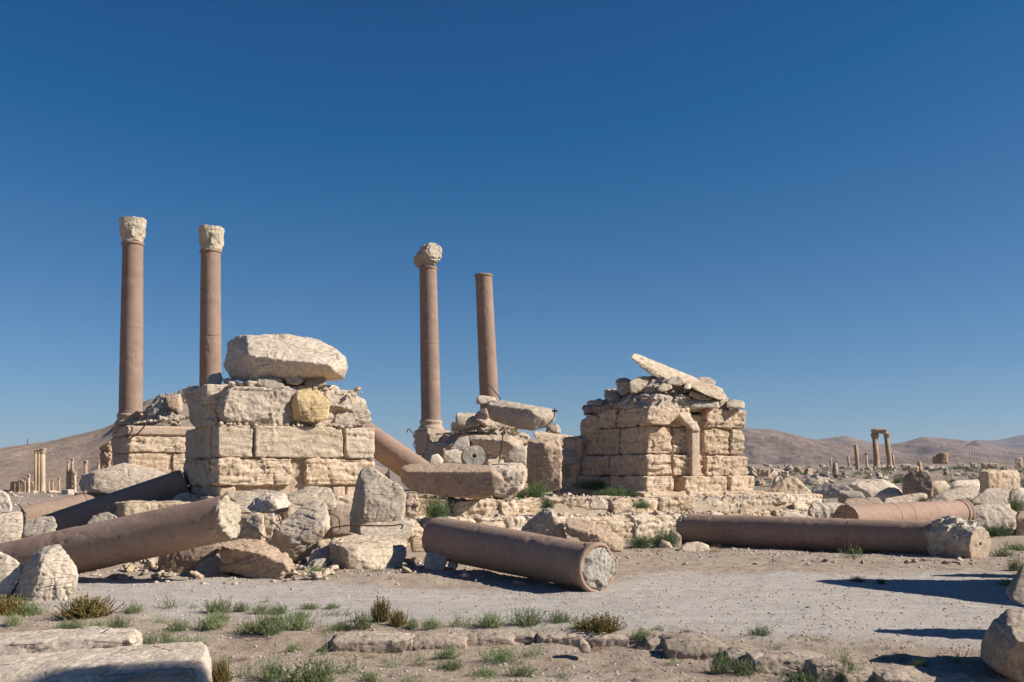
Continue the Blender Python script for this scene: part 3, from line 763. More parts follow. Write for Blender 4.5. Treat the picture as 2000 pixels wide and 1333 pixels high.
# ------------------------------------------------------------------ standing columns
def lerp(a, b, t): return a+(b-a)*t
def standing(label, base, topc, rb, rt, kind, seed, grooves=()):
    base = Vector(base); top = Vector(topc)
    e = empty('standing_column', base, label, 'column', 'standing columns of the ruined tetrapylon')
    L = (top-base).length; d, u, w = frame_of(base, top)
    prof = [(.36, rb*1.045), (.42, rb*1.03), (.5, rb), (L*.35, rb*.985), (L*.7, lerp(rb, rt, .62)), (L-.12, rt)]
    turned('shaft', base, top, prof, M['granite'], e, n=96, amp=.009, fr=1.2, seed=seed, grooves=grooves, pits=.012, step=.07, chips=.006)
    bp = [(-.55, rb*1.36), (-.3, rb*1.36), (-.295, rb*1.24), (-.2, rb*1.31), (-.1, rb*1.30), (-.02, rb*1.2), (.03, rb*1.12), (.12, rb*1.10), (.18, rb*1.15), (.27, rb*1.17), (.33, rb*1.12), (.37, rb*1.05)]
    turned('base', base, top, bp, M['smooth' if kind != 'square' else 'lime'], e, n=64, amp=.01, fr=3, seed=seed+1)
    ap = [(L-.14, rt*1.0), (L-.12, rt*1.05), (L-.07, rt*1.12), (L-.02, rt*1.13), (L+.03, rt*1.07), (L+.05, rt*1.0)]
    turned('astragal', base, top, ap, M['granite'], e, n=64, amp=.012, fr=3, seed=seed+2, chips=.03)
    T0 = top + d*.04
    def ringp(z, r, k=14, sq=0.0, ph=0.0):
        out = []
        for i in range(k):
            a = 2*math.pi*i/k + ph
            rr = r*(1 + sq*(1/max(abs(math.cos(a-TH)), abs(math.sin(a-TH)))-1))
            out.append(T0 + Vector((0,0,z)) + Vector((math.cos(a)*rr, math.sin(a)*rr, 0)))
        return out
    if kind == 'corinth':
        pcs = [ringp(-.02, rt*1.0)+ringp(.45, rt*1.06), ringp(.4, rt*1.02)+ringp(.88, rt*1.24, sq=.3), ringp(.84, rt*1.16, sq=.4)+ringp(1.24, rt*1.30, sq=.42)]
        for i in range(8):
            a = i*math.pi/4+.3
            c = T0 + Vector((math.cos(a)*rt*.98, math.sin(a)*rt*.98, .5+.12*(i % 2)))
            pcs.append([c+Vector(v)*1.0 for v in ((.12,0,-.25),(-.12,0,-.25),(0,.12,-.25),(0,-.12,-.25),(.10,.10,.2),(-.10,.10,.2),(.10,-.10,.2),(-.10,-.10,.2))])
        o = stone('capital', pcs, 'capstone', e, vox=.036, amp=.024, freq=1.8, cuts=8, cutd=.05, pits=.008, smooth=1)
    elif kind == 'block':      # capital lying on its side
        fd = Vector((.62, -.78, .12)).normalized(); su = fd.cross(Vector((0,0,1))).normalized(); sw = su.cross(fd)
        cc = T0 + Vector((.05, 0, .78))
        def disc(c, r, k=12, sq=.0): return [c + su*(math.cos(2*math.pi*i/k)*r) + sw*(math.sin(2*math.pi*i/k)*r) for i in range(k)]
        pcs = [disc(cc+fd*.62, .60)+disc(cc+fd*.1, .66), disc(cc+fd*.15, .66)+disc(cc-fd*.45+Vector((-.1,0,-.15)), .56), disc(cc-fd*.4+Vector((-.12,0,-.2)), .55)+disc(cc-fd*.75+Vector((-.15,0,-.22)), .48),
               [T0+Vector(v) for v in ((-.45,-.4,.05),(.45,-.4,.05),(-.45,.4,.05),(.45,.4,.05),(-.3,-.3,.5),(.4,-.3,.5),(-.3,.3,.5),(.4,.3,.5))]]
        stone('capital', pcs, 'capstone', e, vox=.045, amp=.045, freq=2.0, cuts=5, cutd=.05, pits=.04, smooth=1)
        stone('grey_core', [disc(cc+fd*.70+su*.02, .42)+disc(cc+fd*.5, .42)], 'concrete', e, vox=.045, amp=.02, cuts=2, cutd=.03)
    return e
P3z = H-(822-HOR)*53/F
standing('tallest column, leftmost, with a cracked flaring capital, standing clear against the sky', P(255,822,53), P(259.5,476,53), .60, .525, 'corinth', 41, grooves=(4.9,))
standing('second standing column from the left, rising behind the big boulder, with a flat topped capital', P(411,815,54.9), P(411.5,491,54.9), .59, .525, 'corinth', 47, grooves=(4.4, ))
standing('column topped by a capital knocked onto its side showing a round grey face', P(842,833,61.2), P(836,524,61.2), .60, .525, 'block', 53, grooves=(3.6, 5.0))
standing('leaning column without a capital, rising behind the tilted brown block', P(958,835,63.3), P(944.5,538,63.3), .60, .53, 'none', 59, grooves=(5.2,))
# ------------------------------------------------------------------ fallen columns
def fallen(label, A, B, rA, rB, mat='granite_dark', ragA=0.0, ragB=0.0, ringB=False, capB='concrete', capA='concrete', seed=0, grooves=(), ringA=False):
    A = Vector(A); B = Vector(B); mid = (A+B)/2
    e = empty('fallen_column', Vector((mid.x, mid.y, 0)), label, 'fallen column', 'column shafts lying on the ground')
    L = (B-A).length; d = (B-A).normalized()
    o, (ra, rb_) = turned('shaft', A, B, [(0, rA), (L*.5, (rA+rB)/2*1.01), (L, rB)], M[mat], e, n=110, amp=.010, fr=1.3, seed=seed, grooves=grooves, pits=.012, step=.06, chips=.008,
                          endA=ragA, endB=ragB, closed=False)
    end_stone('broken_end', ra, -d, capA, e, amp=.03, inset=.97)
    end_stone('broken_end', rb_ + (np.array(d)*.03 if ringB else 0), d, capB, e, amp=.022 if ringB else .045, inset=.93 if ringB else .965, bulge=.03)
    if ringB:
        turned('astragal', A, B, [(L-.34, rB*1.0), (L-.32, rB*1.05), (L-.26, rB*1.07), (L-.2, rB*1.03), (L-.14, rB*1.04), (L-.1, rB*1.10), (L-.02, rB*1.11), (L+.03, rB*1.06), (L+.035, rB*.93), (L-.05, rB*.9)], M[mat], e, n=90, amp=.008, fr=3, seed=seed+3, closed=False, chips=.05)
    return e, d
fallen('big brown shaft lying aslant at the left with a white broken end propped on rubble', P(-90,1128,23.1), P(450,1010,21.7), .545, .50, ragB=.10, capB='capstone', seed=71)
fallen('short brown shaft amid the dirt, collar and grey concrete core facing the viewer', P(858,1051,25.6), P(1168,1110,20.3), .545, .475, ragA=.09, ringB=True, seed=75)
eR, dR = fallen('long brown shaft at the right that still has its carved capital at the near end', P(1336,1035,34.3), P(1834,1052,28.9), .56, .49, ragA=.10, seed=79, grooves=(5.8,))
fallen('pink shaft lying behind the long brown one, with a ring at its right end', P(1652,1018,35.6), P(1880,1003,39.2), .58, .52, mat='granite_pink', ringB=True, capA='brown', seed=83, grooves=(2.4, 3.2))
fallen('dark shaded shaft sloping up to the left side of the near pier', P(95,1040,35.6), P(362,948,37.4), .62, .62, seed=87)
fallen('slimmer cracked shaft behind the shaded one, its tip under the tawny boulder', P(48,1016,39.5), P(238,972,41.5), .54, .50, seed=91, ragB=.12, grooves=(2.3,))
fallen('pink shaft leaning down from behind the near pier to the platform floor', P(640,800,43.2), P(842,940,38.9), .58, .56, mat='granite_pink', seed=95, grooves=(2.2, 4.4))

# carved capital at the near end of the long shaft
def fallen_capital():
    A = P(1832,1052,29.0); d = Vector((.50,-.865,-.05)).normalized(); u = d.cross(Vector((0,0,1))).normalized(); w = u.cross(d).normalized()
    def disc(s, r, k=16, dx=0, dz=0): return [A + d*s + u*(math.cos(2*math.pi*i/k)*r+dx) + w*(math.sin(2*math.pi*i/k)*r+dz) for i in range(k)]
    pcs = [disc(-.05, .53)+disc(.2, .60), disc(.15, .60)+disc(.55, .66), disc(.5, .66)+disc(.95, .56), disc(.9, .53)+disc(1.34, .50, dz=-.04)]
    for tier, (s0, rr, k, ph) in enumerate(((.18, .60, 8, .2), (.55, .60, 8, .55), (.85, .52, 7, .1))):
        for i in range(k):
            a = ph + 2*math.pi*i/k
            rad = u*math.cos(a) + w*math.sin(a); tan = -u*math.sin(a) + w*math.cos(a)
            c = A + d*s0 + rad*rr
            pcs.append([c + d*x + tan*y + rad*z for (x, y, z) in ((-.16,-.1,-.06),(-.16,.1,-.06),(.12,-.16,.0),(.12,.16,.0),(.2,-.09,.1),(.2,.09,.1),(.0,-.13,.07),(.0,.13,.07),(.22,0,-.08),(-.18,0,.02))])
    a0 = A - eR.location; 
    def fold(p):
        q = p - np.array(A); s = q@np.array(d); ang = np.arctan2(q@np.array(w), q@np.array(u)); rad = np.hypot(q@np.array(w), q@np.array(u))
        m = sstep(.05, .2, s)*sstep(1.2, 1.05, s)*sstep(.3, .42, rad)
        return m*.016*np.sin(ang*26 + 5*np.sin(s*7+ang*2))*(.4+.6*np.sin(s*16)) 
    stone('capital', pcs, 'capstone', eR, vox=.026, amp=.018, freq=2.6, cuts=3, cutd=.03, pits=.01, smooth=1, fold=fold)
    stone('end_face', [disc(1.25, .50, dz=-.04)+disc(1.365, .49, dz=-.04)], 'smooth', eR, vox=.026, amp=.008, cuts=0, smooth=1)
    hole = [A + d*s + u*(math.cos(t)*.07+.0) + w*(math.sin(t)*.06) for s in (1.2, 1.375) for t in (0, 1, 2, 3, 4, 5)]
    stone('dark_hole_plug', [hole], 'rust', eR, vox=.02, amp=.008, cuts=0)  # solid plug; its dark colour stands for the shade inside a hole
fallen_capital()

# ------------------------------------------------------------------ loose blocks (photo corners at a measured distance)
rock('boulder', 'huge pale boulder lying across the top of the near pier', 'boulder', 34.5,
     [(437,715,2.2),(445,668,2.4),(462,657,2.0),(486,694,0),(497,722,.05),(505,750,.4),(455,744,1.9),(480,654,1.4),(560,652,1.5),(615,661,1.5),(650,677,1.3),(560,704,-.15),(640,713,-.1),(655,728,.2),(676,699,.6),(681,721,.8),(672,741,1.1),(640,745,.9),(590,746,1.1),(545,750,.9)],
     T=2.4, mat='white', amp=0.022, freq=.9, strata=.05, sfreq=3, sdir=(-.15,.2,1), cuts=5, cutd=.02, vox=.042)
rock('stone_block', 'smooth yellow block leaning on the crown of the near pier', 'stone block', 34.3,
     [(558,795,.7),(560,816,.6),(580,754,.5),(595,752,.6),(580,780,.1),(583,822,0),(615,826,-.1),(640,818,.1),(646,790,.2),(640,780,.35),(612,757,.5)], T=1.0, mat='yellow', amp=0.019, cuts=5, cutd=.04)
rock('stone_block', 'light grey wedge stone pinned under the front of the huge boulder', 'stone block', 34.3, [(502,745,.2),(508,737,.3),(530,735,.4),(554,742,.3),(556,757,.1),(545,767,0),(520,760,0),(505,753,0)], T=.8, mat='greystone')
rock('stone_block', 'small light grey stone just below the wedge under the huge boulder', 'stone block', 34.2, [(502,758,.1),(512,752,.2),(524,754,.2),(527,765,0),(515,770,0),(503,766,0)], T=.5, mat='greystone')
rock('stone_block', 'small yellow stone under the middle of the huge boulder', 'stone block', 34.6, [(557,738,.2),(568,732,.3),(588,735,.2),(594,745,0),(580,752,0),(562,752,0)], T=.6, mat='golden')
rock('stone_block', 'brown rounded stone with dark underside, under the right end of the huge boulder', 'stone block', 34.8, [(594,748,.1),(605,738,.3),(625,733,.3),(637,738,.2),(636,752,0),(620,761,0),(600,757,0)], T=.7, mat='brown')
rock('stone_block', 'tilted grey stone at the foot of the second standing column', 'stone block', 36.0, [(405,755,.1),(404,742,.2),(414,729,.4),(430,728,.5),(437,740,.2),(432,752,0),(418,760,0)], T=.8, mat='greystone', cuts=5)
rock('stone_block', 'flat grey stone tilted against the left side of the huge boulder', 'stone block', 35.0, [(434,742,.2),(445,738,.3),(470,750,.2),(474,760,0),(455,760,0),(440,755,0)], T=.7, mat='greystone')
rock('stone_block', 'whitish stone at the right end of the near pier top, under the boulder tip', 'stone block', 35.8, [(632,758,.2),(645,752,.3),(660,754,.3),(663,762,.1),(655,768,0),(635,768,0)], T=.6, mat='white')
rock('stone_block', 'round whitish stone perched on the left corner of the near pier top', 'stone block', 35.6, [(364,762,.2),(372,755,.3),(385,753,.3),(393,762,.1),(390,768,0),(368,768,0)], T=.6, mat='white')

# heap in front of the near pier
rock('cornice_block', 'brown striped block with a moulded panel at its left end, lowest in the heap', 'stone block', 22.2,
     [(430,1064,.1),(428,1104,.1),(433,1115,.15),(441,1055,.75),(470,1051,1.0),(502,1054,1.1),(545,1072,1.0),(570,1092,.9),(577,1102,.5),(572,1124,.3),(545,1136,.0),(512,1133,-.05),(455,1118,.0),(445,1068,-.05),(520,1085,-.1),(558,1103,-.05)],
     tilt=0.55, T=1.5, mat='brown', amp=0.019, strata=.07, sfreq=7, sdir=(-.28,0,1), cuts=4, cutd=.03, vox=.026)
rock('cornice_block', 'large pale slab standing on its corner in the heap, with a moulded edge', 'stone block', 26.2,
     [(528,1044,.5),(533,1030,.5),(560,1075,.2),(548,1090,.2),(532,1060,.3),(563,1012,.9),(612,978,1.3),(635,978,1.2),(640,1005,.8),(647,1025,.5),(640,1035,.2),(569,1052,-.1),(563,1074,-.1),(580,1098,.2),(597,1094,.3),(628,1052,.3),(605,1040,-.1),(632,1022,.1)],
     T=1.1, mat='greystone', amp=0.015, cuts=4, cutd=.03, strata=.03, sfreq=4, sdir=(.4,.3,.8), vox=.03)
rock('stone_block', 'stone with a dark grey left face, wedged between the shaft end and the pier', 'stone block', 27.0,
     [(484,992,.6),(487,1001,.4),(500,970,.6),(528,962,.6),(533,985,-.1),(540,1000,-.1),(510,1003,.1),(555,965,.5),(568,985,.3),(560,996,.1)], T=1.0, mat='white', amp=0.025, cuts=6)
rock('stone_block', 'yellow brown block beside the white broken shaft end', 'stone block', 25.6, [(470,1012,.5),(473,1048,.4),(500,1000,.5),(515,1002,.3),(512,1040,-.1),(508,1058,.0),(520,1062,.2),(490,1055,.2)], T=.8, mat='golden', cuts=5)
rock('stone_block', 'pitted stone between the yellow brown block and the slab on its corner', 'stone block', 25.8, [(503,1020,.3),(512,1003,.4),(535,1004,.4),(540,1020,.2),(530,1050,0),(518,1064,0),(505,1045,.1)], T=.7, mat='greystone', amp=0.031, pits=.04)
rock('stone_slab', 'tall grey slab standing upright against the right of the heap, cracked across', 'stone slab', 28.3,
     [(681,1040,.3),(683,1008,.3),(693,955,.4),(702,918,.5),(724,910,.55),(712,960,-.05),(711,1000,-.1),(703,1045,-.05),(742,925,.3),(782,950,.2),(795,968,.2),(790,1012,.0),(786,1045,.0)], T=.75, mat='greystone', amp=0.015, cuts=5, cutd=.03, strata=.02, vox=.032)
rock('stone_slab', 'flat slab lying at the foot of the tall upright slab', 'stone slab', 27.0, [(700,1045,.1),(703,1024,.8),(790,1016,1.0),(810,1020,.9),(808,1042,.2),(797,1062,.0),(745,1058,-.1),(702,1052,0)], T=1.6, mat='lime', amp=0.015, cuts=5)
rock('stone_block', 'broad pale block with a shaded left end, lowest at the right of the heap', 'stone block', 24.6,
     [(645,1062,.8),(646,1078,.8),(652,1052,1.1),(700,1045,1.7),(760,1046,1.8),(795,1058,1.5),(793,1085,.9),(785,1108,.5),(735,1117,.0),(685,1116,-.05),(680,1090,-.05),(682,1072,.0),(648,1100,.7),(740,1072,.4)], T=1.9, mat='lime', amp=0.019, strata=.03, cuts=5, cutd=.035, vox=.03)
rock('stone_block', 'dark brown block under the big left shaft', 'stone block', 23.2, [(310,1100,.3),(316,1072,.3),(330,1068,.5),(425,1062,.9),(432,1066,.5),(412,1098,.2),(385,1122,.1),(355,1129,.0),(318,1118,.1)], tilt=0.6, T=1.3, mat='brown', cuts=5, down=.1)
rock('stone_block', 'small pale block behind the left end of the slab on its corner', 'stone block', 29.5, [(560,965,.4),(600,950,.6),(650,952,.6),(660,985,.2),(645,1000,0),(575,985,0),(562,978,0)], T=1.0, mat='lime', strata=.04)
rock('stone_block', 'long pale rough block lying along the foot of the near pier', 'stone block', 30.3, [(430,975,.5),(442,960,.7),(520,955,.8),(560,965,.6),(565,1000,0),(520,1010,0),(455,1000,0)], T=1.0, mat='lime', strata=.05)
rock('stone_block', 'grey angular block in shadow between the brown striped block and the shaft', 'stone block', 23.0, [(382,1118,.3),(392,1095,.5),(425,1085,.6),(440,1100,.3),(452,1128,.0),(420,1136,0),(385,1130,.1)], T=.8, mat='greystone')
rock('stone_block', 'squarish grey stone in the gap under the slab on its corner', 'stone block', 25.4, [(602,1110,.1),(598,1098,.2),(615,1072,.4),(640,1078,.4),(650,1098,.2),(645,1112,0)], T=.6, mat='greystone')
rock('stone_block', 'tawny stone tucked between the slab on its corner and the broad pale block', 'stone block', 26.0, [(620,1068,.2),(622,1056,.3),(645,1052,.4),(652,1068,.2),(648,1082,0),(630,1080,0)], T=.6, mat='golden')
rock('stone_block', 'dark shaded block at the foot of the pier, left of the tall upright slab', 'stone block', 30.8, [(640,1010,.2),(645,985,.3),(690,985,.4),(700,1010,.2),(695,1045,0),(650,1045,0)], T=1.2, mat='smooth', amp=0.009)

# left foreground and left middle
rock('boulder', 'white pointed boulder with a shaded, holed left face beside the big left shaft', 'boulder', 18.7,
     [(22,1158,.5),(50,1105,.6),(68,1080,.7),(85,1069,.7),(78,1090,-.05),(80,1120,-.15),(62,1160,-.15),(112,1064,.6),(123,1075,.4),(130,1092,.3),(148,1110,.3),(151,1128,.2),(146,1145,.1),(125,1163,.0),(90,1168,-.1),(40,1166,.2),(105,1090,.1)], T=1.2, mat='white', amp=0.022, cuts=5, cutd=.03, down=.15, pits=.02)
rock('boulder', 'pale boulder cut by the left edge of the picture, low beside the white pointed one', 'boulder', 19.0, [(-60,1080,.5),(-10,1075,.6),(20,1088,.4),(44,1105,.3),(30,1135,.1),(8,1160,.0),(-50,1165,0)], T=1.3, mat='white', down=.15)
rock('boulder', 'rounded pale boulder at the left edge above the cracked brownish block', 'boulder', 27.5, [(-40,960,.5),(0,957,.5),(18,968,.3),(24,990,.1),(22,1002,0),(-40,1008,0)], T=1.2, mat='white')
rock('stone_block', 'brownish block with a yellow broken right face at the left edge', 'stone block', 26.8, [(-40,1008,.3),(0,1003,.5),(30,998,.6),(46,1003,.6),(48,1015,.5),(38,1050,.1),(20,1062,-.1),(-40,1066,0),(0,1062,-.2)], T=1.2, mat='greystone', down=.35)
rock('stone_slab', 'grey slab in shade lying under the cracked thin shaft at left', 'stone slab', 30.5, [(42,1030,.5),(50,1014,.8),(105,1008,1.0),(112,1025,.3),(100,1042,0),(45,1046,0)], T=1.2, mat='greystone', down=.3)
rock('boulder', 'long tawny boulder lying above the two dark shafts at left, orange underneath', 'boulder', 40.5,
     [(155,945,.6),(160,928,.7),(185,922,.4),(180,955,.1),(230,915,.6),(243,904,.8),(300,915,.8),(335,930,.6),(320,948,.2),(260,958,.0),(210,965,-.1),(172,962,.2)], T=2.0, mat='lime', amp=0.014, cuts=5, strata=.02)
rock('stone_block', 'narrow stone standing at the left tip of the long tawny boulder', 'stone block', 42.0, [(155,945,.1),(160,932,.2),(170,930,.2),(172,958,0),(158,960,0)], T=.7, mat='greystone')
rock('stone_block', 'rough greyish stone peeping over the top of the big left shaft', 'stone block', 25.2, [(170,1022,.2),(185,1008,.4),(205,1000,.4),(225,1008,.3),(236,1018,.2),(235,1060,0),(175,1060,0)], T=.7, mat='greystone', down=.3)
rock('stone_block', 'pale slab propped under the shaded shaft beside the near pier', 'stone block', 34.2, [(330,985,.2),(345,965,.4),(372,960,.5),(380,985,.2),(378,1005,0),(335,1008,0)], T=1.0, mat='greystone', down=.5)

# on the platform, middle
rock('stone_block', 'long brown block with a lit top resting on the platform edge, centre of the picture', 'stone block', 34.6,
     [(781,925,.2),(784,912,.9),(800,905,1.2),(870,904,1.4),(960,909,1.3),(978,925,.6),(985,940,.1),(965,965,-.1),(945,976,.0),(880,972,-.1),(815,962,-.1),(795,955,-.05),(783,940,.0),(792,921,-.1),(960,922,.0)], tilt=1.3, T=1.4, mat='brown', amp=0.012, cuts=3, cutd=.02, vox=.042)
rock('stone_block', 'rough white stone mass right behind the long brown block', 'stone block', 37.0, [(945,920,.5),(960,903,.9),(1020,905,.9),(1028,925,.3),(1022,955,.0),(995,978,.0),(965,972,.1),(950,955,.2)], T=1.2, mat='white', amp=0.028)
rock('stone_block', 'upright squared block in shade between the long brown block and the right pier', 'stone block', 39.5, [(1029,940,.1),(1030,862,.1),(1035,856,.7),(1092,858,.9),(1098,880,.4),(1097,955,.2),(1070,962,.0),(1032,955,-.05),(1058,866,-.1),(1060,955,-.1)], tilt=0.8, T=1.3, mat='brown', amp=0.025, cuts=3, vox=.05)
rock('stone_slab', 'slanting flat slab with orange underside beside the right pier', 'stone slab', 47.5, [(1040,848,.2),(1045,842,.8),(1118,852,1.2),(1126,858,.6),(1125,875,.2),(1112,880,.0),(1075,868,-.1),(1042,856,0)], tilt=0.9, T=1.6, mat='golden')
rock('stone_block', 'block lying in shadow against the left side of the right pier', 'stone block', 46.0, [(1095,900,.2),(1100,885,.5),(1130,882,.6),(1132,920,.1),(1125,935,0),(1098,930,0)], T=1.2, mat='greystone')
rock('stone_slab', 'pale slab in shadow under the slanting slab beside the right pier', 'stone slab', 45.5, [(1092,888,.2),(1096,878,.5),(1140,882,.7),(1142,905,.1),(1100,908,0)], T=1.2, mat='lime')
rock('stone_block', 'hollowed block with an orange brown underside in the rubble of the back middle pier', 'stone block', 54.5, [(913,857,.2),(918,850,.6),(1000,850,1.0),(1022,865,.5),(1018,885,.0),(1005,893,.1),(945,884,.2),(920,870,.3),(990,862,-.2)], tilt=1.2, T=1.6, mat='golden', amp=0.028)
rock('stone_block', 'big tilted brown block under the leaning column, dark face towards the viewer', 'stone block', 56.5,
     [(952,790,.2),(956,782,.9),(985,782,1.1),(1078,798,1.3),(1085,806,.9),(1083,822,.5),(1070,834,.3),(1040,843,-.1),(1012,838,-.1),(960,822,.0),(953,806,.1),(1045,812,-.25),(1035,800,-.1)], tilt=1.6, T=1.8, mat='greystone', amp=0.025, cuts=3, cutd=.03)
rock('stone_block', 'square pitted block standing on the rubble between the two middle columns', 'stone block', 57.5, [(888,833,.1),(889,810,.2),(895,806,.6),(928,808,.7),(936,814,.4),(934,832,.1),(910,836,0)], T=1.1, mat='greystone', pits=.03)
rock('stone_block', 'small broken beam end jutting left at the foot of the leaning column', 'stone block', 59.0, [(929,790,.1),(931,776,.2),(938,772,.3),(968,777,.4),(968,786,.1),(940,790,0)], T=.8, mat='lime')
rock('stone_block', 'shaded wedge stone left of the big tilted brown block', 'stone block', 57.0, [(926,812,.2),(938,800,.3),(950,797,.4),(955,815,.1),(945,825,0),(930,820,0)], tilt=0.5, T=.8, mat='brown')
rock('stone_block', 'thin pale slab fallen under the big tilted brown block', 'stone block', 56.5, [(945,832,.1),(930,818,.3),(942,822,.3),(975,826,.3),(974,832,.1),(955,835,0)], T=.7, mat='lime')
rock('stone_block', 'rounded shaded boulder in the rubble right of the broken shaft disc', 'boulder', 51.5, [(985,900,.1),(990,885,.2),(1005,872,.3),(1025,869,.4),(1030,885,.2),(1028,903,0),(1000,905,0)], T=.9, mat='greystone')
rock('stone_block', 'white bulging stone at the left foot of the back middle pier', 'stone block', 53.5, [(837,905,.1),(842,890,.3),(855,886,.4),(866,898,.2),(864,908,0),(845,910,0)], T=.8, mat='white')
rock('stone_block', 'squared stone left of the broken shaft disc', 'stone block', 53.8, [(862,905,.1),(866,882,.2),(890,876,.6),(905,882,.4),(903,908,0),(880,910,0)], T=1.0, mat='greystone')
rock('stone_block', 'sloping grey slab above the squared stone in the back middle rubble', 'stone slab', 55.0, [(878,878,.2),(895,855,.7),(915,850,.8),(918,872,.2),(905,882,.0)], T=.9, mat='mortar')
rock('stone_block', 'greyish block jutting right at the top of the back middle rubble', 'stone block', 58.0, [(1065,845,.2),(1070,830,.5),(1088,828,.5),(1096,840,.3),(1094,848,0),(1072,848,0)], T=1, mat='mortar', amp=0.056)
rock('stone_block', 'low flat stone under the broken shaft disc', 'stone block', 51.0, [(948,905,.1),(952,897,.3),(985,898,.3),(983,908,0),(955,910,0)], T=.8, mat='lime')
# drum end facing the viewer
def drum():
    A = P(926, 892, 51.2); B = P(926, 891, 50.0) ; d = Vector((.12, -1, .08)).normalized(); A = B - d*1.1
    e = empty('column_drum', A, 'short piece of pink shaft with its pale round broken face towards the viewer', 'column drum')
    o, (ra, rb_) = turned('shaft', A, B, [(0, .60), (1.1, .60)], M['granite_pink'], e, n=64, amp=0.012, fr=2, seed=201, step=.08, endB=.03, closed=False, chips=.05)
    end_face('broken_end', rb_, None, d, M['concrete'], e, amp=0.025, seed=202, hole=.12)
    end_face('broken_end', ra, None, -d, M['concrete'], e, amp=0.025, seed=203)
drum()

# on the right pier
rock('stone_slab', 'long thin slab jutting up to the left from the top of the right pier', 'stone slab', 43.2,
     [(1231,699,.1),(1237,690,.5),(1243,691,.7),(1300,717,.9),(1350,742,1.0),(1400,765,1.0),(1412,760,1.0),(1420,777,.6),(1410,787,.1),(1390,783,.0),(1330,757,-.1),(1272,732,-.1),(1258,722,.0)], T=1.5, mat='lime', amp=0.014, cuts=3, cutd=.03, vox=.045)
rock('stone_slab', 'second slab lying under the right end of the long jutting slab', 'stone slab', 42.6, [(1335,752,.3),(1350,742,.7),(1385,748,.9),(1418,772,.6),(1414,783,.1),(1400,781,0),(1365,768,-.1)], T=1.1, mat='golden')
rock('stone_block', 'rough headed block at the upper left of the right pier top', 'stone block', 43.3, [(1204,748,.2),(1206,741,.5),(1225,738,.6),(1235,745,.2),(1232,770,.0),(1215,773,.0),(1206,760,.1)], T=1.0, mat='greystone', amp=0.037)
rock('stone_slab', 'pale slab leaning right from the rough headed block on the right pier', 'stone slab', 43.0, [(1228,748,.0),(1245,737,.3),(1280,734,.7),(1284,740,.4),(1262,765,.0),(1232,770,-.1)], T=.9, mat='lime')
rock('stone_block', 'long grey block forming the left cornice of the right pier top', 'stone block', 41.9, [(1205,797,.4),(1206,784,.4),(1225,768,.9),(1262,765,.9),(1290,768,.6),(1296,780,.1),(1290,795,-.05),(1250,798,-.1),(1212,799,.2)], tilt=0.9, T=1.3, mat='greystone', amp=0.031)
rock('cornice_block', 'flat grey cornice block in the middle of the right pier top', 'stone block', 42.3, [(1298,782,.1),(1300,776,.5),(1320,774,.6),(1400,780,.8),(1406,788,.3),(1404,798,.1),(1350,799,.0),(1310,794,-.05)], tilt=0.7, T=1.1, mat='greystone')
rock('stone_block', 'small cornice block at the right corner of the right pier top', 'stone block', 43.3, [(1418,795,.1),(1420,784,.4),(1430,780,.6),(1452,782,.6),(1455,790,.3),(1453,799,.0),(1425,799,0)], T=.9, mat='greystone')
rock('stone_block', 'tan rounded stone under the long jutting slab', 'stone block', 42.9, [(1264,755,.1),(1272,742,.3),(1288,741,.4),(1295,752,.2),(1290,765,0),(1268,765,0)], T=.7, mat='greystone')
rock('stone_block', 'angular pale stone below the middle of the long jutting slab', 'stone block', 42.6, [(1300,748,.1),(1312,736,.3),(1328,733,.4),(1338,748,.1),(1328,755,0),(1308,752,0)], T=.7, mat='lime')
rock('stone_block', 'small cream stone right of the angular one on the right pier', 'stone block', 42.4, [(1334,757,.1),(1338,750,.2),(1350,750,.2),(1350,760,0),(1338,762,0)], T=.5, mat='white')
rock('stone_block', 'wedge stone left below the angular one on the right pier', 'stone block', 42.4, [(1282,762,.1),(1296,748,.3),(1312,750,.3),(1314,758,.1),(1300,766,0)], T=.6, mat='lime')
rock('stone_block', 'dark angular stone on the left shoulder of the right pier', 'stone block', 43.8, [(1184,776,.2),(1188,766,.4),(1200,764,.4),(1210,770,.3),(1212,782,0),(1190,784,0)], T=.8, mat='mortar')
rock('stone_block', 'dark small stone farthest left on the shoulder of the right pier', 'stone block', 44.5, [(1161,788,.2),(1163,781,.3),(1172,778,.3),(1178,784,.1),(1176,792,0),(1164,792,0)], T=.6, mat='mortar')

rock('stone_block', 'small rough stone lying on the upper side of the long jutting slab', 'stone block', 43.9, [(1360,748,.1),(1364,739,.2),(1382,736,.3),(1398,746,.2),(1396,756,0),(1370,752,0)], T=.6, mat='greystone')
rock('stone_slab', 'thin broken slab wedged on the right pier left of the tan rounded stone', 'stone slab', 43.1, [(1238,772,.1),(1242,764,.3),(1282,752,.5),(1286,757,.2),(1262,772,0)], T=.8, mat='lime')
rock('stone_slab', 'thin slab chip leaning under the right end of the long jutting slab', 'stone slab', 42.7, [(1345,772,.1),(1350,764,.2),(1392,776,.3),(1390,783,.1),(1362,781,0)], T=.6, mat='golden')
rock('stone_block', 'squarish light stone on the crown of the right pier, below the jutting slab', 'stone block', 42.8, [(1296,775,.1),(1298,765,.2),(1316,762,.3),(1324,770,.2),(1320,779,0),(1300,779,0)], T=.5, mat='greystone')

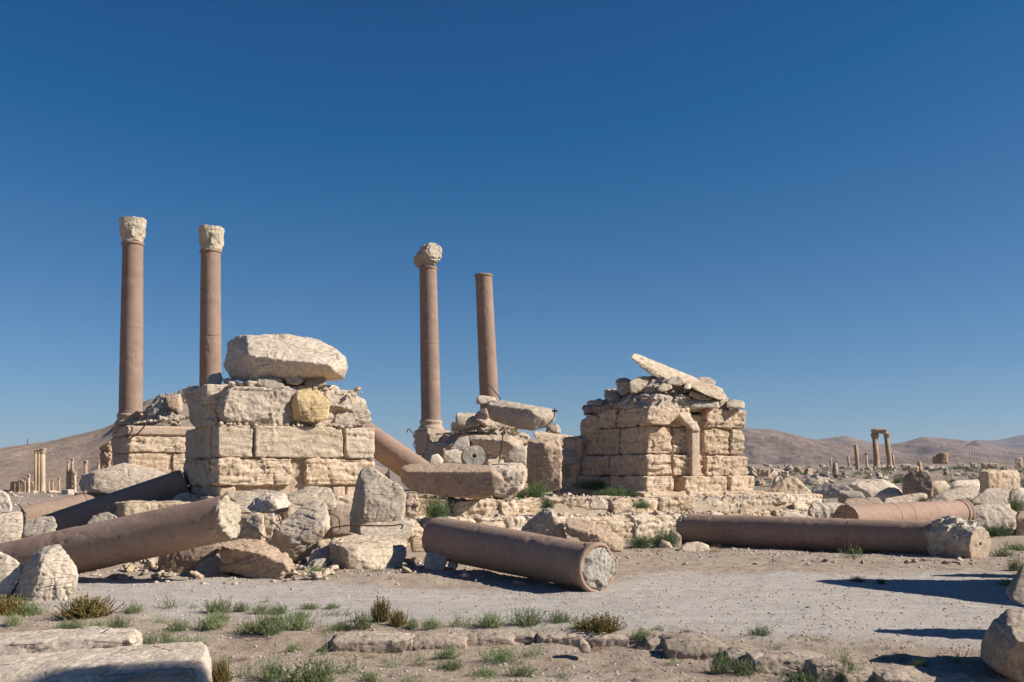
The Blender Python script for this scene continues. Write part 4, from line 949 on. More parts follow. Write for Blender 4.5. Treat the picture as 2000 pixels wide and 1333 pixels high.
# middle ground before the platform
rock('capital_fragment', 'pointed fragment of a carved capital behind the short brown shaft', 'capital fragment', 30.0,
     [(1012,1042,.3),(1022,1028,.4),(1040,1012,.4),(1058,997,.4),(1064,1000,.2),(1072,991,.3),(1080,1002,.0),(1100,1030,.0),(1112,1060,-.05),(1108,1085,.0),(1080,1085,-.05),(1030,1070,0),(1084,1012,.3)], T=.9, mat='capstone', amp=0.028, freq=2.6, cuts=4, cutd=.03, pits=.02)
rock('cornice_block', 'block with a row of carved dentils lying aslant before the platform', 'stone block', 28.6,
     [(1105,1040,.3),(1103,1014,.7),(1112,1009,1.0),(1150,1018,1.0),(1168,1030,.6),(1165,1045,-.05),(1108,1030,-.05),(1120,1052,.0),(1155,1070,.0),(1178,1077,-.05),(1215,1078,.2),(1222,1060,.5),(1205,1042,.8),(1180,1030,.9)], tilt=0.6, T=1.0, mat='brown', amp=0.019, cuts=4, cutd=.03, vox=.032)
rock('stone_block', 'tawny shaded stone between the capital fragment and the dentil block', 'stone block', 28.7, [(1108,1082,.1),(1110,1052,.2),(1125,1048,.3),(1136,1062,.1),(1137,1076,0),(1120,1085,0)], T=.6, mat='brown', down=.1)
rock('stone_block', 'small two toned stone wedged under the far end of the short brown shaft', 'stone block', 24.4, [(829,1102,.2),(833,1082,.3),(850,1072,.4),(866,1075,.3),(874,1095,.1),(865,1112,-.05),(845,1112,-.05),(832,1107,.1)], T=.6, mat='greystone', down=.05)
rock('stone_block', 'stone in shadow beside the two toned one under the short brown shaft', 'stone block', 24.3, [(875,1108,.1),(878,1098,.2),(892,1096,.2),(895,1108,0),(885,1112,0)], T=.4, mat='greystone')
rock('stone_block', 'tawny stone behind the left end of the short brown shaft', 'stone block', 27.5, [(800,1060,.1),(805,1050,.3),(830,1048,.3),(836,1065,.1),(835,1080,0),(805,1078,0)], T=.8, mat='golden')
rock('stone_block', 'reddish weathered block lying between the flat slab and the bush', 'stone block', 30.0, [(792,985,.2),(795,965,.4),(815,962,.4),(820,985,.1),(812,1010,0),(795,1012,0)], T=1., mat='golden', strata=.05)
rock('stone_block', 'low pale stone in front of the broken left end of the long right shaft', 'stone block', 30.6, [(1325,1074,.1),(1340,1060,.3),(1365,1058,.3),(1385,1066,.2),(1386,1074,0),(1350,1080,0)], T=.6, mat='lime', down=.1)
rock('stone_block', 'shaded stone tucked against the broken left end of the long right shaft', 'stone block', 33.0, [(1302,1062,.1),(1310,1038,.3),(1318,1035,.3),(1330,1050,.1),(1330,1068,0),(1308,1068,0)], T=.6, mat='greystone', down=.1)
rock('stone_block', 'flat pale stone left of the shaded one, at the tip of the green clump', 'stone block', 31.6, [(1288,1062,.1),(1292,1054,.2),(1308,1060,.2),(1314,1070,0),(1300,1074,0)], T=.5, mat='lime', down=.1)
rock('stone_block', 'worn pale stone on the lower platform step, right of the round bush', 'stone block', 34.6, [(1150,990,.2),(1155,977,.5),(1178,975,.5),(1188,988,.2),(1186,996,0),(1155,996,0)], T=.7, mat='lime')

# right middle ground
rock('stone_block', 'orange block with deep carved folds, right of the right pier', 'stone block', 44.0,
     [(1506,955,.2),(1512,945,.4),(1530,936,.5),(1540,930,.5),(1556,938,.4),(1570,950,.4),(1584,962,.2),(1580,975,.0),(1560,982,-.1),(1530,978,-.1),(1512,965,.0)], T=1.4, mat='golden', amp=0.034, freq=1.8, cuts=5)
rock('stone_block', 'small squared orange block left of the folded one', 'stone block', 43.5, [(1492,964,.2),(1496,960,.5),(1530,962,.5),(1532,978,.0),(1494,977,.0)], T=.8, mat='golden', cuts=2)
rock('stone_block', 'reddish flat block at the right end of the platform', 'stone block', 42.6, [(1480,990,.1),(1484,980,.5),(1540,980,.8),(1552,990,.2),(1550,1008,0),(1490,1010,0)], T=1.5, mat='brown')
rock('stone_block', 'split pale block at the far right end of the platform steps', 'stone block', 42.2, [(1548,985,.2),(1555,978,.6),(1572,980,.7),(1580,995,.3),(1580,1010,0),(1552,1010,0)], T=1.2, mat='lime', strata=.06)
rock('stone_slab', 'pale tilted stone with two pencil like dark marks behind the long right shaft', 'stone block', 37.0, [(1524,1010,.2),(1532,1000,.3),(1550,999,.4),(1590,1012,.2),(1590,1030,0),(1530,1030,0)], T=.8, mat='white')
rock('stone_block', 'block with vertical chisel furrows, behind the dark end of the pink shaft', 'stone block', 39.5, [(1576,985,.1),(1582,980,.6),(1645,984,.7),(1658,992,.4),(1656,1012,.0),(1640,1022,-.05),(1580,1020,-.05)], T=1.2, mat='greystone', amp=0.025, strata=.06, sdir=(1,.2,.1), sfreq=5, down=.3)
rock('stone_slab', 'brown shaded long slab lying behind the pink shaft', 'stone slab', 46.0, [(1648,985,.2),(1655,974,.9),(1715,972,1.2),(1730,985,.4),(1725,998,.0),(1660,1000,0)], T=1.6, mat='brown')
rock('stone_slab', 'sunlit flat slab right of the brown shaded one', 'stone slab', 47.5, [(1725,990,.1),(1728,975,1.2),(1800,962,1.8),(1812,968,1.2),(1800,988,.1),(1760,996,0)], T=1.8, mat='lime', shrink=1)
rock('stone_block', 'dark grey long hump at the left of the right hand blocks', 'boulder', 56.0, [(1583,960,.2),(1592,950,.5),(1615,945,.6),(1648,945,.6),(1662,955,.3),(1660,972,0),(1600,975,0),(1585,970,.1)], tilt=1.2, T=1.8, mat='mortar')
rock('stone_block', 'dark grey squared block in front of the big whitish one', 'stone block', 52.0, [(1636,962,.1),(1640,957,.6),(1682,960,.7),(1690,972,.2),(1688,982,0),(1638,984,0)], tilt=0.8, T=1.0, mat='mortar', down=.3)
rock('boulder', 'big whitish block with a rough ochre top, below the distant arch', 'boulder', 57.5,
     [(1660,950,.5),(1664,942,.7),(1690,958,.0),(1692,970,.0),(1672,937,1.0),(1730,936,1.2),(1750,948,.6),(1763,958,.4),(1763,970,.0),(1730,974,-.1),(1695,970,-.1)], T=2.2, mat='white', amp=0.031, down=.3)
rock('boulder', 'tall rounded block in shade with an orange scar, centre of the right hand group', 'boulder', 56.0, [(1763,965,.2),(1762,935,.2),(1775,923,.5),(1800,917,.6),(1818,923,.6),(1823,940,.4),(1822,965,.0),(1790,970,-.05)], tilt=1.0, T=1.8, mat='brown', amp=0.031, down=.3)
rock('stone_block', 'pale squared stone right of the tall shaded block', 'stone block', 57.0, [(1821,968,.1),(1822,942,.1),(1828,939,.5),(1846,939,.6),(1855,950,.3),(1838,965,.0)], T=1.2, mat='lime', down=.3)
rock('stone_slab', 'long white slab behind, left of the big cube block', 'stone slab', 63.0, [(1856,948,.1),(1860,940,.5),(1910,936,.9),(1914,946,.3),(1912,950,0)], T=1.2, mat='white', down=.3)
rock('stone_slab', 'long grey leaning slab rising to the right, before the big cube block', 'stone slab', 50.0,
     [(1812,984,.0),(1835,966,.5),(1870,948,1.2),(1905,946,1.4),(1913,952,1.2),(1912,965,.7),(1902,975,.3),(1870,985,-.1),(1830,992,-.2)], T=1.4, mat='greystone', amp=0.019, down=.3)
rock('boulder', 'big cube shaped sunlit block with pitted face at the right', 'boulder', 57.5, [(1913,960,.8),(1912,922,.8),(1920,918,1.0),(1930,922,.0),(1932,962,.0),(1985,918,1.1),(1990,924,.7),(1993,950,.6),(1990,966,.5),(1955,968,.2)], T=2.0, mat='golden', amp=0.031, pits=.03, cuts=2, down=.3)
rock('boulder', 'grey rough slab leaning on the big cube block', 'boulder', 51.0, [(1888,986,.2),(1905,972,.5),(1925,955,.8),(1955,953,.9),(1968,965,.5),(1966,980,.1),(1930,990,-.1),(1895,996,-.1)], T=1.4, mat='greystone', down=.4)
rock('stone_block', 'small reddish stone at the right foot of the big cube block', 'stone block', 53.0, [(1972,975,.1),(1975,958,.3),(2005,952,.5),(2015,975,0),(1980,985,0)], T=1.2, mat='greystone', down=.4)
rock('stone_block', 'shaded grey slab at the right edge above the green patch', 'stone slab', 47.0, [(1982,975,.2),(1985,967,.6),(2030,968,.8),(2030,985,0),(1984,988,0)], T=1.2, mat='mortar', down=.6)
rock('boulder', 'broad weathered boulder with a wavy top, right of the ring of the pink shaft', 'boulder', 40.5,
     [(1896,1002,.4),(1900,988,.8),(1930,984,1.0),(1960,985,1.1),(1985,1000,.6),(1992,1012,.2),(1985,1024,.0),(1940,1026,-.1),(1905,1020,.0)], T=1.8, mat='greystone', amp=0.028, down=.5)
rock('stone_block', 'low stone behind the wavy topped boulder', 'stone block', 44.5, [(1940,992,.1),(1948,984,.4),(1972,984,.5),(1975,1000,0),(1945,1000,0)], T=.9, mat='lime', down=.6)
rock('stone_block', 'reddish block at the right edge beside the wavy topped boulder', 'stone block', 38.5, [(1984,1045,.1),(1985,1002,.1),(1995,998,.5),(2040,1000,.6),(2040,1048,0)], T=1.5, mat='brown', down=.2)

# boulders stacked at the right edge, nearest to the viewer
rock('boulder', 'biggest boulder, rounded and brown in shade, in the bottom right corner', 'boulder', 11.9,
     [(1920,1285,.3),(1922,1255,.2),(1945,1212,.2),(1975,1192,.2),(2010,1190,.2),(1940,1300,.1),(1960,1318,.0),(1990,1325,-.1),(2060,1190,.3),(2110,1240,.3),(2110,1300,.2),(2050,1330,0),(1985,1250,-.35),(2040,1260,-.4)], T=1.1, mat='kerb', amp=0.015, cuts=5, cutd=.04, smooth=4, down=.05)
rock('boulder', 'knobby stone balanced on the biggest boulder at the right edge', 'boulder', 12.3, [(1965,1158,.2),(1968,1148,.2),(1985,1140,.2),(2000,1100,.3),(1994,1122,.2),(2040,1095,.3),(2060,1140,.2),(2050,1178,.0),(2000,1185,-.1),(1975,1172,0)], T=.6, mat='kerb', amp=0.012, cuts=3, smooth=3)
rock('boulder', 'low rounded stone beside the biggest boulder in the bottom right corner', 'boulder', 11.6, [(1775,1333,.3),(1790,1318,.4),(1830,1310,.5),(1880,1316,.4),(1900,1330,.2),(1880,1350,0),(1790,1350,0)], T=.7, mat='kerb', down=.1)

# beyond the right edge: what casts the long shadows
def tall(label, x, y, h, r, mat='kerb', name='standing_stone', lean=0.0):
    pts = []
    for k, (z, rr) in enumerate(((-.2, 1.1), (h*.3, 1.0), (h*.62, .7), (h*.86, .42), (h, .16))):
        for i in range(7):
            a = i*2*math.pi/7 + k
            pts.append(Vector((x+lean*z+math.cos(a)*r*rr, y+math.sin(a)*r*rr, z)))
    o = stone(name, [pts], mat, vox=.07, amp=0.037, cuts=5, cutd=.03)
    tagob(o, label, 'standing stone')
o = stone('wall_stump', [[Vector(q) for q in ((12.9,16.4,-.2),(14.3,16.6,-.2),(12.9,21.9,-.2),(14.6,22.1,-.2),(13.0,16.5,2.05),(14.0,16.7,2.0),(13.1,21.3,4.45),(14.2,21.6,4.4),(13.0,21.9,3.6),(13.1,19.4,3.6))]], 'kerb', vox=.07, amp=0.037, cuts=4, cutd=.02)
tagob(o, 'sloping broken wall stump just outside the right edge', 'wall stump')
tall('short pointed stone just outside the right edge behind the stacked boulders', 9.9, 14.5, 2.9, .95)
tall('weathered block standing beyond the right edge beside the wall stump', 13.6, 22.9, 2.5, .7)
# unseen column, added only to throw soft shade on the bottom left block
eo = empty('standing_column', (16.5, 6.2, 0), 'unseen tall column added outside the right edge to cast a soft shadow', 'column')
turned('shaft', Vector((16.5, 6.2, -.2)), Vector((16.5, 6.2, 14.6)), [(0, .62), (14.8, .5)], M['granite'], eo, n=48, amp=.01, step=.2)

# bottom left long blocks
rock('stone_block', 'long cream block at the bottom left, the farther of the two big ones', 'stone block', 10.6,
     [(-160,1262,.2),(-160,1245,.9),(100,1232,1.0),(205,1224,1.0),(262,1227,.9),(276,1236,.8),(279,1250,.4),(275,1275,.1),(0,1300,.0),(-160,1320,0),(250,1248,.05)], T=1.0, mat='white', amp=0.009, freq=1.6, cuts=4, cutd=.02, pits=.006, vox=.02, down=.55)
rock('stone_block', 'long cream block at the bottom left, the nearer one crossed by a soft shadow', 'stone block', 9.1,
     [(-200,1420,.0),(-200,1330,.6),(-150,1292,1.3),(100,1275,1.4),(280,1262,1.35),(390,1253,1.3),(404,1262,1.0),(409,1300,.5),(410,1400,.0),(300,1300,.4),(392,1290,.35),(0,1320,.45)], T=1.45, mat='white', amp=0.009, freq=1.6, cuts=3, cutd=.02, pits=.006, vox=.02, down=.3, shrink=1)
rock('stone_block', 'dark fissured stone low in front of the long cream blocks', 'stone block', 8.4, [(160,1390,.1),(170,1330,.3),(200,1322,.4),(260,1318,.4),(300,1306,.4),(372,1302,.4),(386,1310,.3),(392,1390,.0)], T=.5, mat='mortar', amp=0.012, vox=.02, down=.2)

# old kerb of eroded stones across the foreground
KB = [(655,800,1262,.17),(808,905,1262,.15),(906,1000,1256,.16),(1000,1052,1250,.12),(1058,1225,1256,.17),(1232,1262,1256,.08),(1265,1310,1262,.14),(1312,1425,1282,.18),(1428,1500,1292,.15),(1478,1620,1306,.2),(1600,1650,1325,.2),(1655,1760,1330,.15),(1730,1860,1338,.16)]
words = ['leftmost, standing free of the others', 'second from the left, dark hollow at its left end', 'third from the left', 'fourth from the left, narrow', 'longest pale one with a small upright stone before it',
         'short low one right of the longest pale one', 'small knobby one before the kerb bends', 'thick one where the kerb bends towards the viewer', 'one in the bend with a dry tuft', 'large sloping one near the lower right', 'blocky white faced one beside the leafy weeds', 'one partly in the shade of the corner boulder', 'last one, lying fully in the shade at the bottom']
for (x0, x1, pb, hh), wd in zip(KB, words):
    Y = GY(pb, -.12)
    A = P(x0, pb, Y); B = P(x1, pb, Y); zt = hh
    n = 3; pts = []; zt *= rng.uniform(.72, 1.0); x0 -= rng.uniform(2, 9); x1 += rng.uniform(2, 9); A = P(x0, pb, Y); B = P(x1, pb, Y)
    for i in range(n+1):
        f = i/n; X = lerp(A.x, B.x, f); 
        tpr = .75 if i in (0, n) else 1.0
        for (dy, z) in ((0, -.3), (0, -.12+zt*.55*tpr), (.13, -.12+zt*tpr), (.5, -.12+zt*tpr*.98), (.62, -.3)):
            pts.append(Vector((X, Y+dy+rng.uniform(-.05, .05), z+rng.uniform(-.015, .015))))
    o = stone('kerb_stone', [pts], 'kerb', vox=.021, amp=0.010, freq=2.2, cuts=6, cutd=.05, pits=.008)
    tagob(o, 'eroded low kerb stone, ' + wd, 'kerb stone', 'old kerb across the foreground')
rock('stone_block', 'small upright wedge stone before the longest pale kerb stone', 'small stone', 13.7, [(1128,1268,.1),(1130,1250,.1),(1138,1248,.1),(1150,1258,.1),(1153,1270,.0),(1150,1278,-.02),(1136,1277,-.02)], T=.12, mat='kerb', amp=0.010, vox=.015)
rock('stone_block', 'dark stone on the dirt left of the notched pale pebbles', 'small stone', GY(1193), [(1570,1192,.1),(1572,1184,.1),(1580,1182,.1),(1588,1188,.1),(1592,1194,0)], T=.15, mat='mortar', amp=0.010, vox=.02)
# ------------------------------------------------------------------ distant ruins
def far_column(label, px, yt, yb, w, Y, cap=True, base=True, mat='far_stone', dx=0, group='columns on the plain'):
    A = P(px, yb, Y); B = P(px+dx, yt, Y); r = w*Y/F/2
    e = empty('distant_column', A, label, 'column', group)
    L = (B-A).length
    ch = r*2.0 if cap else 0
    prof = ([(-1.5, r*1.35), (.35, r*1.35), (.4, r*1.22), (.6, r*1.2), (.65, r*1.03)] if base else [(-1.5, r*1.03), (0, r*1.03)]) + [(L*.3, r*1.0), (L-ch, r*.88)]
    turned('shaft', A, B, prof, M[mat], e, n=28, amp=.04, fr=.8, seed=int(px))
    if cap:
        T0 = A + (B-A)*((L-ch)/L)
        def sq(z, rr): return [T0+Vector((rr*c, rr*s, z)) for c, s in ((1,.2),(.8,.9),(0,1),(-.9,.8),(-1,0),(-.8,-.9),(0,-1),(.9,-.8))]
        stone('capital', [sq(-.1, r*.88)+sq(ch*.55, r*1.05), sq(ch*.45, r*1.05)+sq(ch*.85, r*1.22), sq(ch*.8, r*1.2)+sq(ch, r*1.32)], mat, e, vox=.11, amp=.08, freq=1.4, cuts=5, cutd=.06)
    return e
far_column('tall pale distant column at left, brightest and thickest on the plain', 83.5, 876, 967, 9.5, 212)
far_column('distant brown column in shade just left of the tall pale one', 76.5, 878, 967, 8.5, 222, mat='far_warm')
far_column('short broken capped distant column at the left rear of the tall pair', 69.5, 880, 966, 5.5, 250, mat='far_warm')
far_column('slender distant column left of the tall pale one, pale capital', 56.3, 927, 965, 5.0, 330)
far_column('brownish distant column beside the little temple front', 49.5, 933, 964, 5.5, 330, mat='far_warm')
far_column('lone short distant column right of the tall pale one, thin', 95.5, 939, 965, 3.2, 330)
far_column('distant column with reddish lit side, second right of the tall pale one', 103, 937, 964, 4.2, 340, mat='far_warm')
far_column('distant column standing before the ruined tower piece, with a small top knob', 115.5, 933, 964, 4.6, 330, mat='far_warm')
far_column('right hand little column on top of the ruined tower piece', 141.5, 896, 915, 4.8, 300, base=False)
far_column('left hand little column on top of the ruined tower piece', 133.5, 902, 917, 4.4, 302, base=False)
far_column('attached column at the right flank of the ruined tower piece', 146.5, 923, 962, 5.2, 298)
far_column('yellowish distant column topped by a block, left of the long tawny boulder', 167.5, 900, 962, 7.0, 250, mat='far_warm')
far_column('short brown distant column touching the left side of the back left pier', 193, 902, 945, 5.0, 300, mat='far_warm')
def far_block(name, label, cat, pieces, mat='far_stone', vox=.16, amp=.1, group=None, strata=.04):
    return tagob(stone(name, [[P(*p) for p in pc] for pc in pieces], mat, vox=vox, amp=amp, freq=.7, cuts=5, cutd=.03, strata=strata, sfreq=2), label, cat, group)
def bx(x0, x1, y0, y1, Y, d): return [(x, y, Y+k) for x in (x0, x1) for y in (y0, y1) for k in (0, d)]
def temple():
    Y = 360; A = P(20, 962, Y)
    e = empty('small_temple', A, 'little ruined temple front with a low gable, far left on the plain', 'ruin')
    stone('wall', [[P(*p) for p in bx(26.5, 66, 941, 966, Y, 8)]], 'far_warm', e, vox=.16, amp=.04, cuts=2)
    stone('wall', [[P(20, y, Y+k) for y in (942, 966) for k in (.5, 9)] + [P(27, y, Y+k) for y in (942, 966) for k in (-.2, 8)]], 'far_warm', e, vox=.16, amp=.04, cuts=2)
    stone('gable', [[P(20, 942, Y+1), P(28, 942, Y-.4), P(47, 942, Y-.4), P(44, 936, Y-.4), P(20, 942, Y+8), P(44, 936, Y+8), P(47, 942, Y+8)]], 'far_stone', e, vox=.16, amp=.04, cuts=2)
    for x in (28.5, 37.5):
        stone('pilaster', [[P(*p) for p in bx(x-1, x+1, 943, 966, Y-.7, 1.2)]], 'far_stone', e, vox=.14, amp=.03, cuts=1)
temple()
far_block('ruined_tower', 'broken tower piece carrying two little columns, on the plain at left', 'ruin', [bx(130, 140, 917, 966, 302, 5), bx(138, 146, 922, 966, 300, 5), [(129,918,303),(134,913,303),(141,913,302),(147,924,300),(129,922,305),(147,926,304)]], mat='far_warm')
far_block('carved_pier', 'tall clustered carved ruin touching the back left pier', 'ruin', [bx(198, 214, 885, 948, 150, 4), [(194,876,150),(204,866,150),(216,862,150),(216,882,150),(196,880,150),(216,870,153),(198,878,153),(216,884,153)], [(207,890,149),(216,888,149),(217,900,149),(206,898,149),(208,890,151),(216,890,151),(217,900,151)]], mat='far_warm', vox=.1, amp=.16)
far_block('round_stump', 'round whitish well like stump before the tower piece', 'ruin', [[(x, y, Y) for (x, Y) in ((120,118),(124,116.6),(133,116),(141,116.8),(145,118),(141,119.2),(133,120),(124,119.4)) for y in (957, 976)]], mat='white', vox=.08, amp=.04)
far_block('dark_trough', 'dark low wall beside the round whitish stump', 'ruin', [bx(103, 121, 962, 973, 124, 1.5)], mat='mortar', vox=.1, amp=.04)
# right: columns on the plain
a1 = far_column('left column of the distant pair carrying a lintel', 1713, 847, 915, 11, 222, mat='far_warm', dx=-5)
a2 = far_column('right column of the distant pair carrying a lintel', 1738.5, 847, 914, 9.6, 222, mat='far_warm', dx=-8)
far_block('stone_lintel', 'stone beam lying across the distant pair of columns', 'lintel', [bx(1702.5, 1731.5, 840.5, 847, 221.2, 1.6), bx(1701.5, 1732.5, 838.5, 841.5, 221, 2)], mat='far_warm', vox=.12, amp=.05)
far_block('column_plinth', 'long pale plinth under the distant pair of columns', 'plinth', [bx(1706, 1734, 912, 921, 219, 4), bx(1734, 1743, 909.5, 921, 218.6, 4)], mat='far_stone', vox=.14, amp=.05)
far_column('thick lone distant column without capital, left of the lintel pair', 1674.5, 869, 912, 7.5, 235, cap=False, dx=-3, base=False, mat='far_warm')
far_column('thin lone distant column, second left of the lintel pair', 1658, 891, 914, 4.4, 300, cap=False, dx=-1.5, base=False)
far_column('thin distant column left of them all, behind the short stump', 1623, 893, 911, 4.2, 310, cap=False, dx=-1, base=False)
far_column('distant column with small capital, just left of the lintel pair', 1693.5, 885, 913, 4.4, 300, dx=-2)
far_column('lone distant column right of the lintel pair', 1745, 888, 905, 4.2, 330, cap=False, dx=-1.5, base=False)
far_column('short thick broken stump on the plain left of the lone columns', 1631, 905, 925, 10.5, 150, cap=False, base=False)
far_column('short brown stump beside the pale block on the right hand plain', 1795.5, 902, 915, 8.5, 190, cap=False, base=False, mat='far_warm')
far_block('ruined_tower', 'jagged brown tower ruin on the right hand plain', 'ruin', [bx(1838, 1851, 885, 906, 300, 5), bx(1822, 1842, 893, 906, 301, 5), bx(1829, 1833, 887, 895, 301, 4), [(1834,886,301),(1838,883,301),(1842,884,301),(1842,896,301),(1834,896,301),(1838,884,304),(1842,896,304),(1834,896,304)]], mat='far_warm', vox=.22)
def pole(label, px, yb, yt, Y, w, mat):
    A = P(px, yb, Y); B = P(px, yt, Y)
    o = newobj('pole', tube_mesh('pole', [Vector((0,0,-.5)), B-A], w*Y/F/2, M[mat], 8), None, A); tagob(o, label, 'pole')
pole('thin pale pole on the right hand plain', 1894.5, 905, 874, 320, 1.7, 'far_stone')
pole('dark mast standing on the skyline of the left hill', 54, 869, 857, 640, 1.0, 'metal')
pole('short dark mast farther right on the skyline of the left hill', 123, 862, 856, 640, .9, 'metal')
words10 = [(1916,1930,904,911,'brownish squared ruin block below the pale pole'),(1931,1950,905,911,'low pale wall right of the brownish block'),(1895,1907,905,912,'dark opening in the low wall under the pale pole'),(1983,1996,895,910,'pale upright block at the far right of the plain'),  # opening under the pole is a solid block, darker stone for its shade
           (1774,1793,911,919,'pale low block before the rubble right of the lintel pair'),(1761,1778,908,915,'dark low block right of the lintel pair'),(1871,1885,906,914,'pale rough stones left of the pale pole'),(1527,1540,920,931,'dark squared block on the plain behind the folded orange block'),
           (1464,1473,911,920,'upright egg shaped stone nearest the right pier on the plain'),(1480,1503,916,928,'pale broad block on the plain near the right pier'),(1553,1565,912,920,'whitish block on the plain above the folded orange block')]
for (x0, x1, y0, y1, lb) in words10:
    Y = 95 if y1 > 926 else (150 if y1 > 914 else 240)
    far_block('plain_block', lb, 'stone block', [bx(x0, x1, y0, y1+3, Y, (x1-x0)*Y/F*.8)], mat=('mortar' if 'dark' in lb else 'far_stone'), vox=.1 if Y < 160 else .16, amp=.07)

# ------------------------------------------------------------------ rebars
rebar('long bent bar sticking out to the right from the heap, hooked at its end', [(640,1050,24.8),(645,1034,24.9),(668,1028,25),(700,1026.5,25.1),(760,1027.5,25.3),(785,1025,25.4),(783,1034,25.4)], .02)
rebar('curly bar dangling from the dark gap in the heap', [(640,1048,24.7),(652,1042,24.8),(663,1035,25),(662,1015,25.1),(655,1008,25.2),(643,1002,25.3)], .014)
rebar('short hooked bar at the top of the slab on its corner', [(550,1026,25.2),(544,1005,25.1),(551,1004,25.1)], .016)
rebar('dark bar leaning on the pitted stone of the heap', [(530,1024,25),(538,1024,24.9),(548,1036,24.8)], .016)
rebar('bar curling down before the yellow brown block of the heap', [(504,1038,25.0),(515,1048,24.9),(526,1056,24.8)], .016)
rebar('upright rusty bar before the hollowed block of the back middle pier', [(983,846,50.5),(979,875,50.4),(974,905,50.3),(972,914,50.3)], .035)
rebar('crooked bar on the rough white stone mass', [(960,908,36.2),(985,907,36.1),(993,912,36.1)], .018)
rebar('arched rusty bar springing over the beam end at the leaning column', [(953,751,59),(962,760,59),(972,772,58.8),(978,780,58.5)], .03)
rebar('curved bar hanging at the right end of the big tilted brown block', [(1083,798,56.0),(1082,815,55.9),(1074,826,55.8),(1064,835,55.7)], .035)
o = stone('metal_bracket', [[P(x, y, Y) for x in (1078, 1089) for y in (801.5, 805) for Y in (56.0, 56.25)]], 'metal', None, vox=.03, amp=.002, cuts=0, smooth=0); tagob(o, 'small dark metal bracket at the right end of the big tilted brown block', 'bracket')
rebar('looping bar draped over the crown of the back left pier, right side', [(287,809,48.6),(288,822,48.5),(280,835,48.4),(268,848,48.4),(255,856,48.4)], .035)
rebar('bar looping from the leftmost column foot over the crown of the back left pier', [(225,847,48.4),(240,828,48.5),(255,812,48.7),(272,806,48.9),(287,807,48.9),(292,816,48.8)], .035)
rebar('thin bar crossing the mortar of the back left pier', [(232,832,48.3),(262,826,48.3),(280,812,48.5)], .028)
rebar('bent wire on the left face of the back middle pier', [(812,858,53.8),(806,846,53.7),(798,838,53.6),(795,845,53.5)], .03)
rebar('second wire hanging lower on the left face of the back middle pier', [(815,880,53.8),(808,870,53.6),(811,858,53.6),(806,852,53.5)], .03)
rebar('wire poking left from the left shoulder of the right pier', [(1160,806,44.2),(1152,808,44.0),(1146,809,43.9)], .03)
rebar('single thin bar leaning on the gravel slope behind the brownish block at left', [(36,985,34),(42,993,34),(51,1005,33.8)], .022)
rebar('thin wire standing above the greyish stone behind the big left shaft', [(203,990,26),(210,991,26),(214,1004,26)], .012)

bake()

# ------------------------------------------------------------------ rubble: copies of a few broken stones
PROTO = []
for k in range(9):
    pts = [Vector((R.normal()*.5, R.normal()*.42, R.normal()*.32)) for _ in range(11)]
    pts = [p*(0.6/max(.3, p.length)) for p in pts]
    pts = [Vector((p.x, p.y*.85, p.z*.7)) for p in pts]
    o = stone('rubble_stone', [pts], 'lime', base=(0,0,0), vox=.05, amp=.045, freq=2.0, cuts=13, cutd=.16, smooth=0)
    PROTO.append(o)
bake()
PM = {}
for k, o in enumerate(PROTO):
    for mt in ('lime', 'golden', 'greystone', 'white', 'mortar', 'brown'):
        m2 = o.data.copy(); m2.name = 'rubble_stone'; m2.materials.clear(); m2.materials.append(M[mt]); PM[(k, mt)] = m2
for o in PROTO:
    bpy.data.objects.remove(o)
def put(x, y, z, s, mt, label, group, name='rubble_stone', cat='rubble stone'):
    o = bpy.data.objects.new(name, PM[(rng.randrange(9), mt)]); COL.objects.link(o)
    o.location = (x, y, z + s*.18); o.scale = (s*rng.uniform(.7, 1.3), s*rng.uniform(.7, 1.2), s*rng.uniform(.6, 1.1))
    o.rotation_euler = (rng.uniform(-.5, .5), rng.uniform(-.5, .5), rng.uniform(0, 6.28))
    return tagob(o, label, cat, group)
def mts(w): return rng.choice(w)
def local(K, n, tr, br, zf, sr, w, label, group):
    for _ in range(n):
        t = rng.uniform(*tr); b = rng.uniform(*br); s = rng.uniform(*sr)*rng.uniform(.6, 1)
        q = K + TT*t + BB*b; z = zf(t, b) if callable(zf) else zf
        put(q.x, q.y, z, s, mts(w), label, group)
def onground(n, xr, yr, sr, w, label, group, **k):
    for _ in range(n):
        px = rng.uniform(*xr); py = rng.uniform(*yr); Y = GY(py); X = (px-1000)*Y/F
        z = gz1(X, Y)
        put(X, Y, z, rng.uniform(*sr)*rng.uniform(.5, 1), mts(w), label, group, **k)
K0 = Vector((0,0,0))
local(C1, 38, (.0, 5.2), (.0, 3.0), lambda t, b: 5.33, (.16, .42), ('lime','greystone','mortar','golden'), 'fist to head sized stone fragment in the rubble on the crown of the near pier', 'rubble on the near pier')
local(C1, 30, (1.6, 5.2), (.0, .5), 4.02, (.12, .34), ('lime','golden','white','mortar'), 'small cream fragment on the ledge above the three crisp blocks of the near pier', 'rubble on the ledge of the near pier')
local(K2, 44, (.4, 4.8), (.1, 2.6), lambda t, b: 5.5+.85*math.exp(-((t-2.2)/1.0)**2)*min(1, b/.8)-.3*max(0,1-b/.3), (.18, .5), ('lime','greystone','mortar','golden'), 'stone fragment in the rubble on the crown of the right pier', 'rubble on the right pier')
local(K3, 20, (.5, 4.5), (.2, 3.0), lambda t, b: 4.9+.12*t, (.2, .55), ('mortar','greystone','lime'), 'stone fragment in the rubble on the crown of the back left pier', 'rubble on the back left pier')
local(C4, 30, (.4, 5.2), (-.1, 2.6), lambda t, b: 4.65 if b > .9 else rng.choice((2.9, 4.2)), (.25, .75), ('mortar','greystone','lime','golden'), 'stone fragment in the rubble of the back middle pier', 'rubble on the back middle pier')
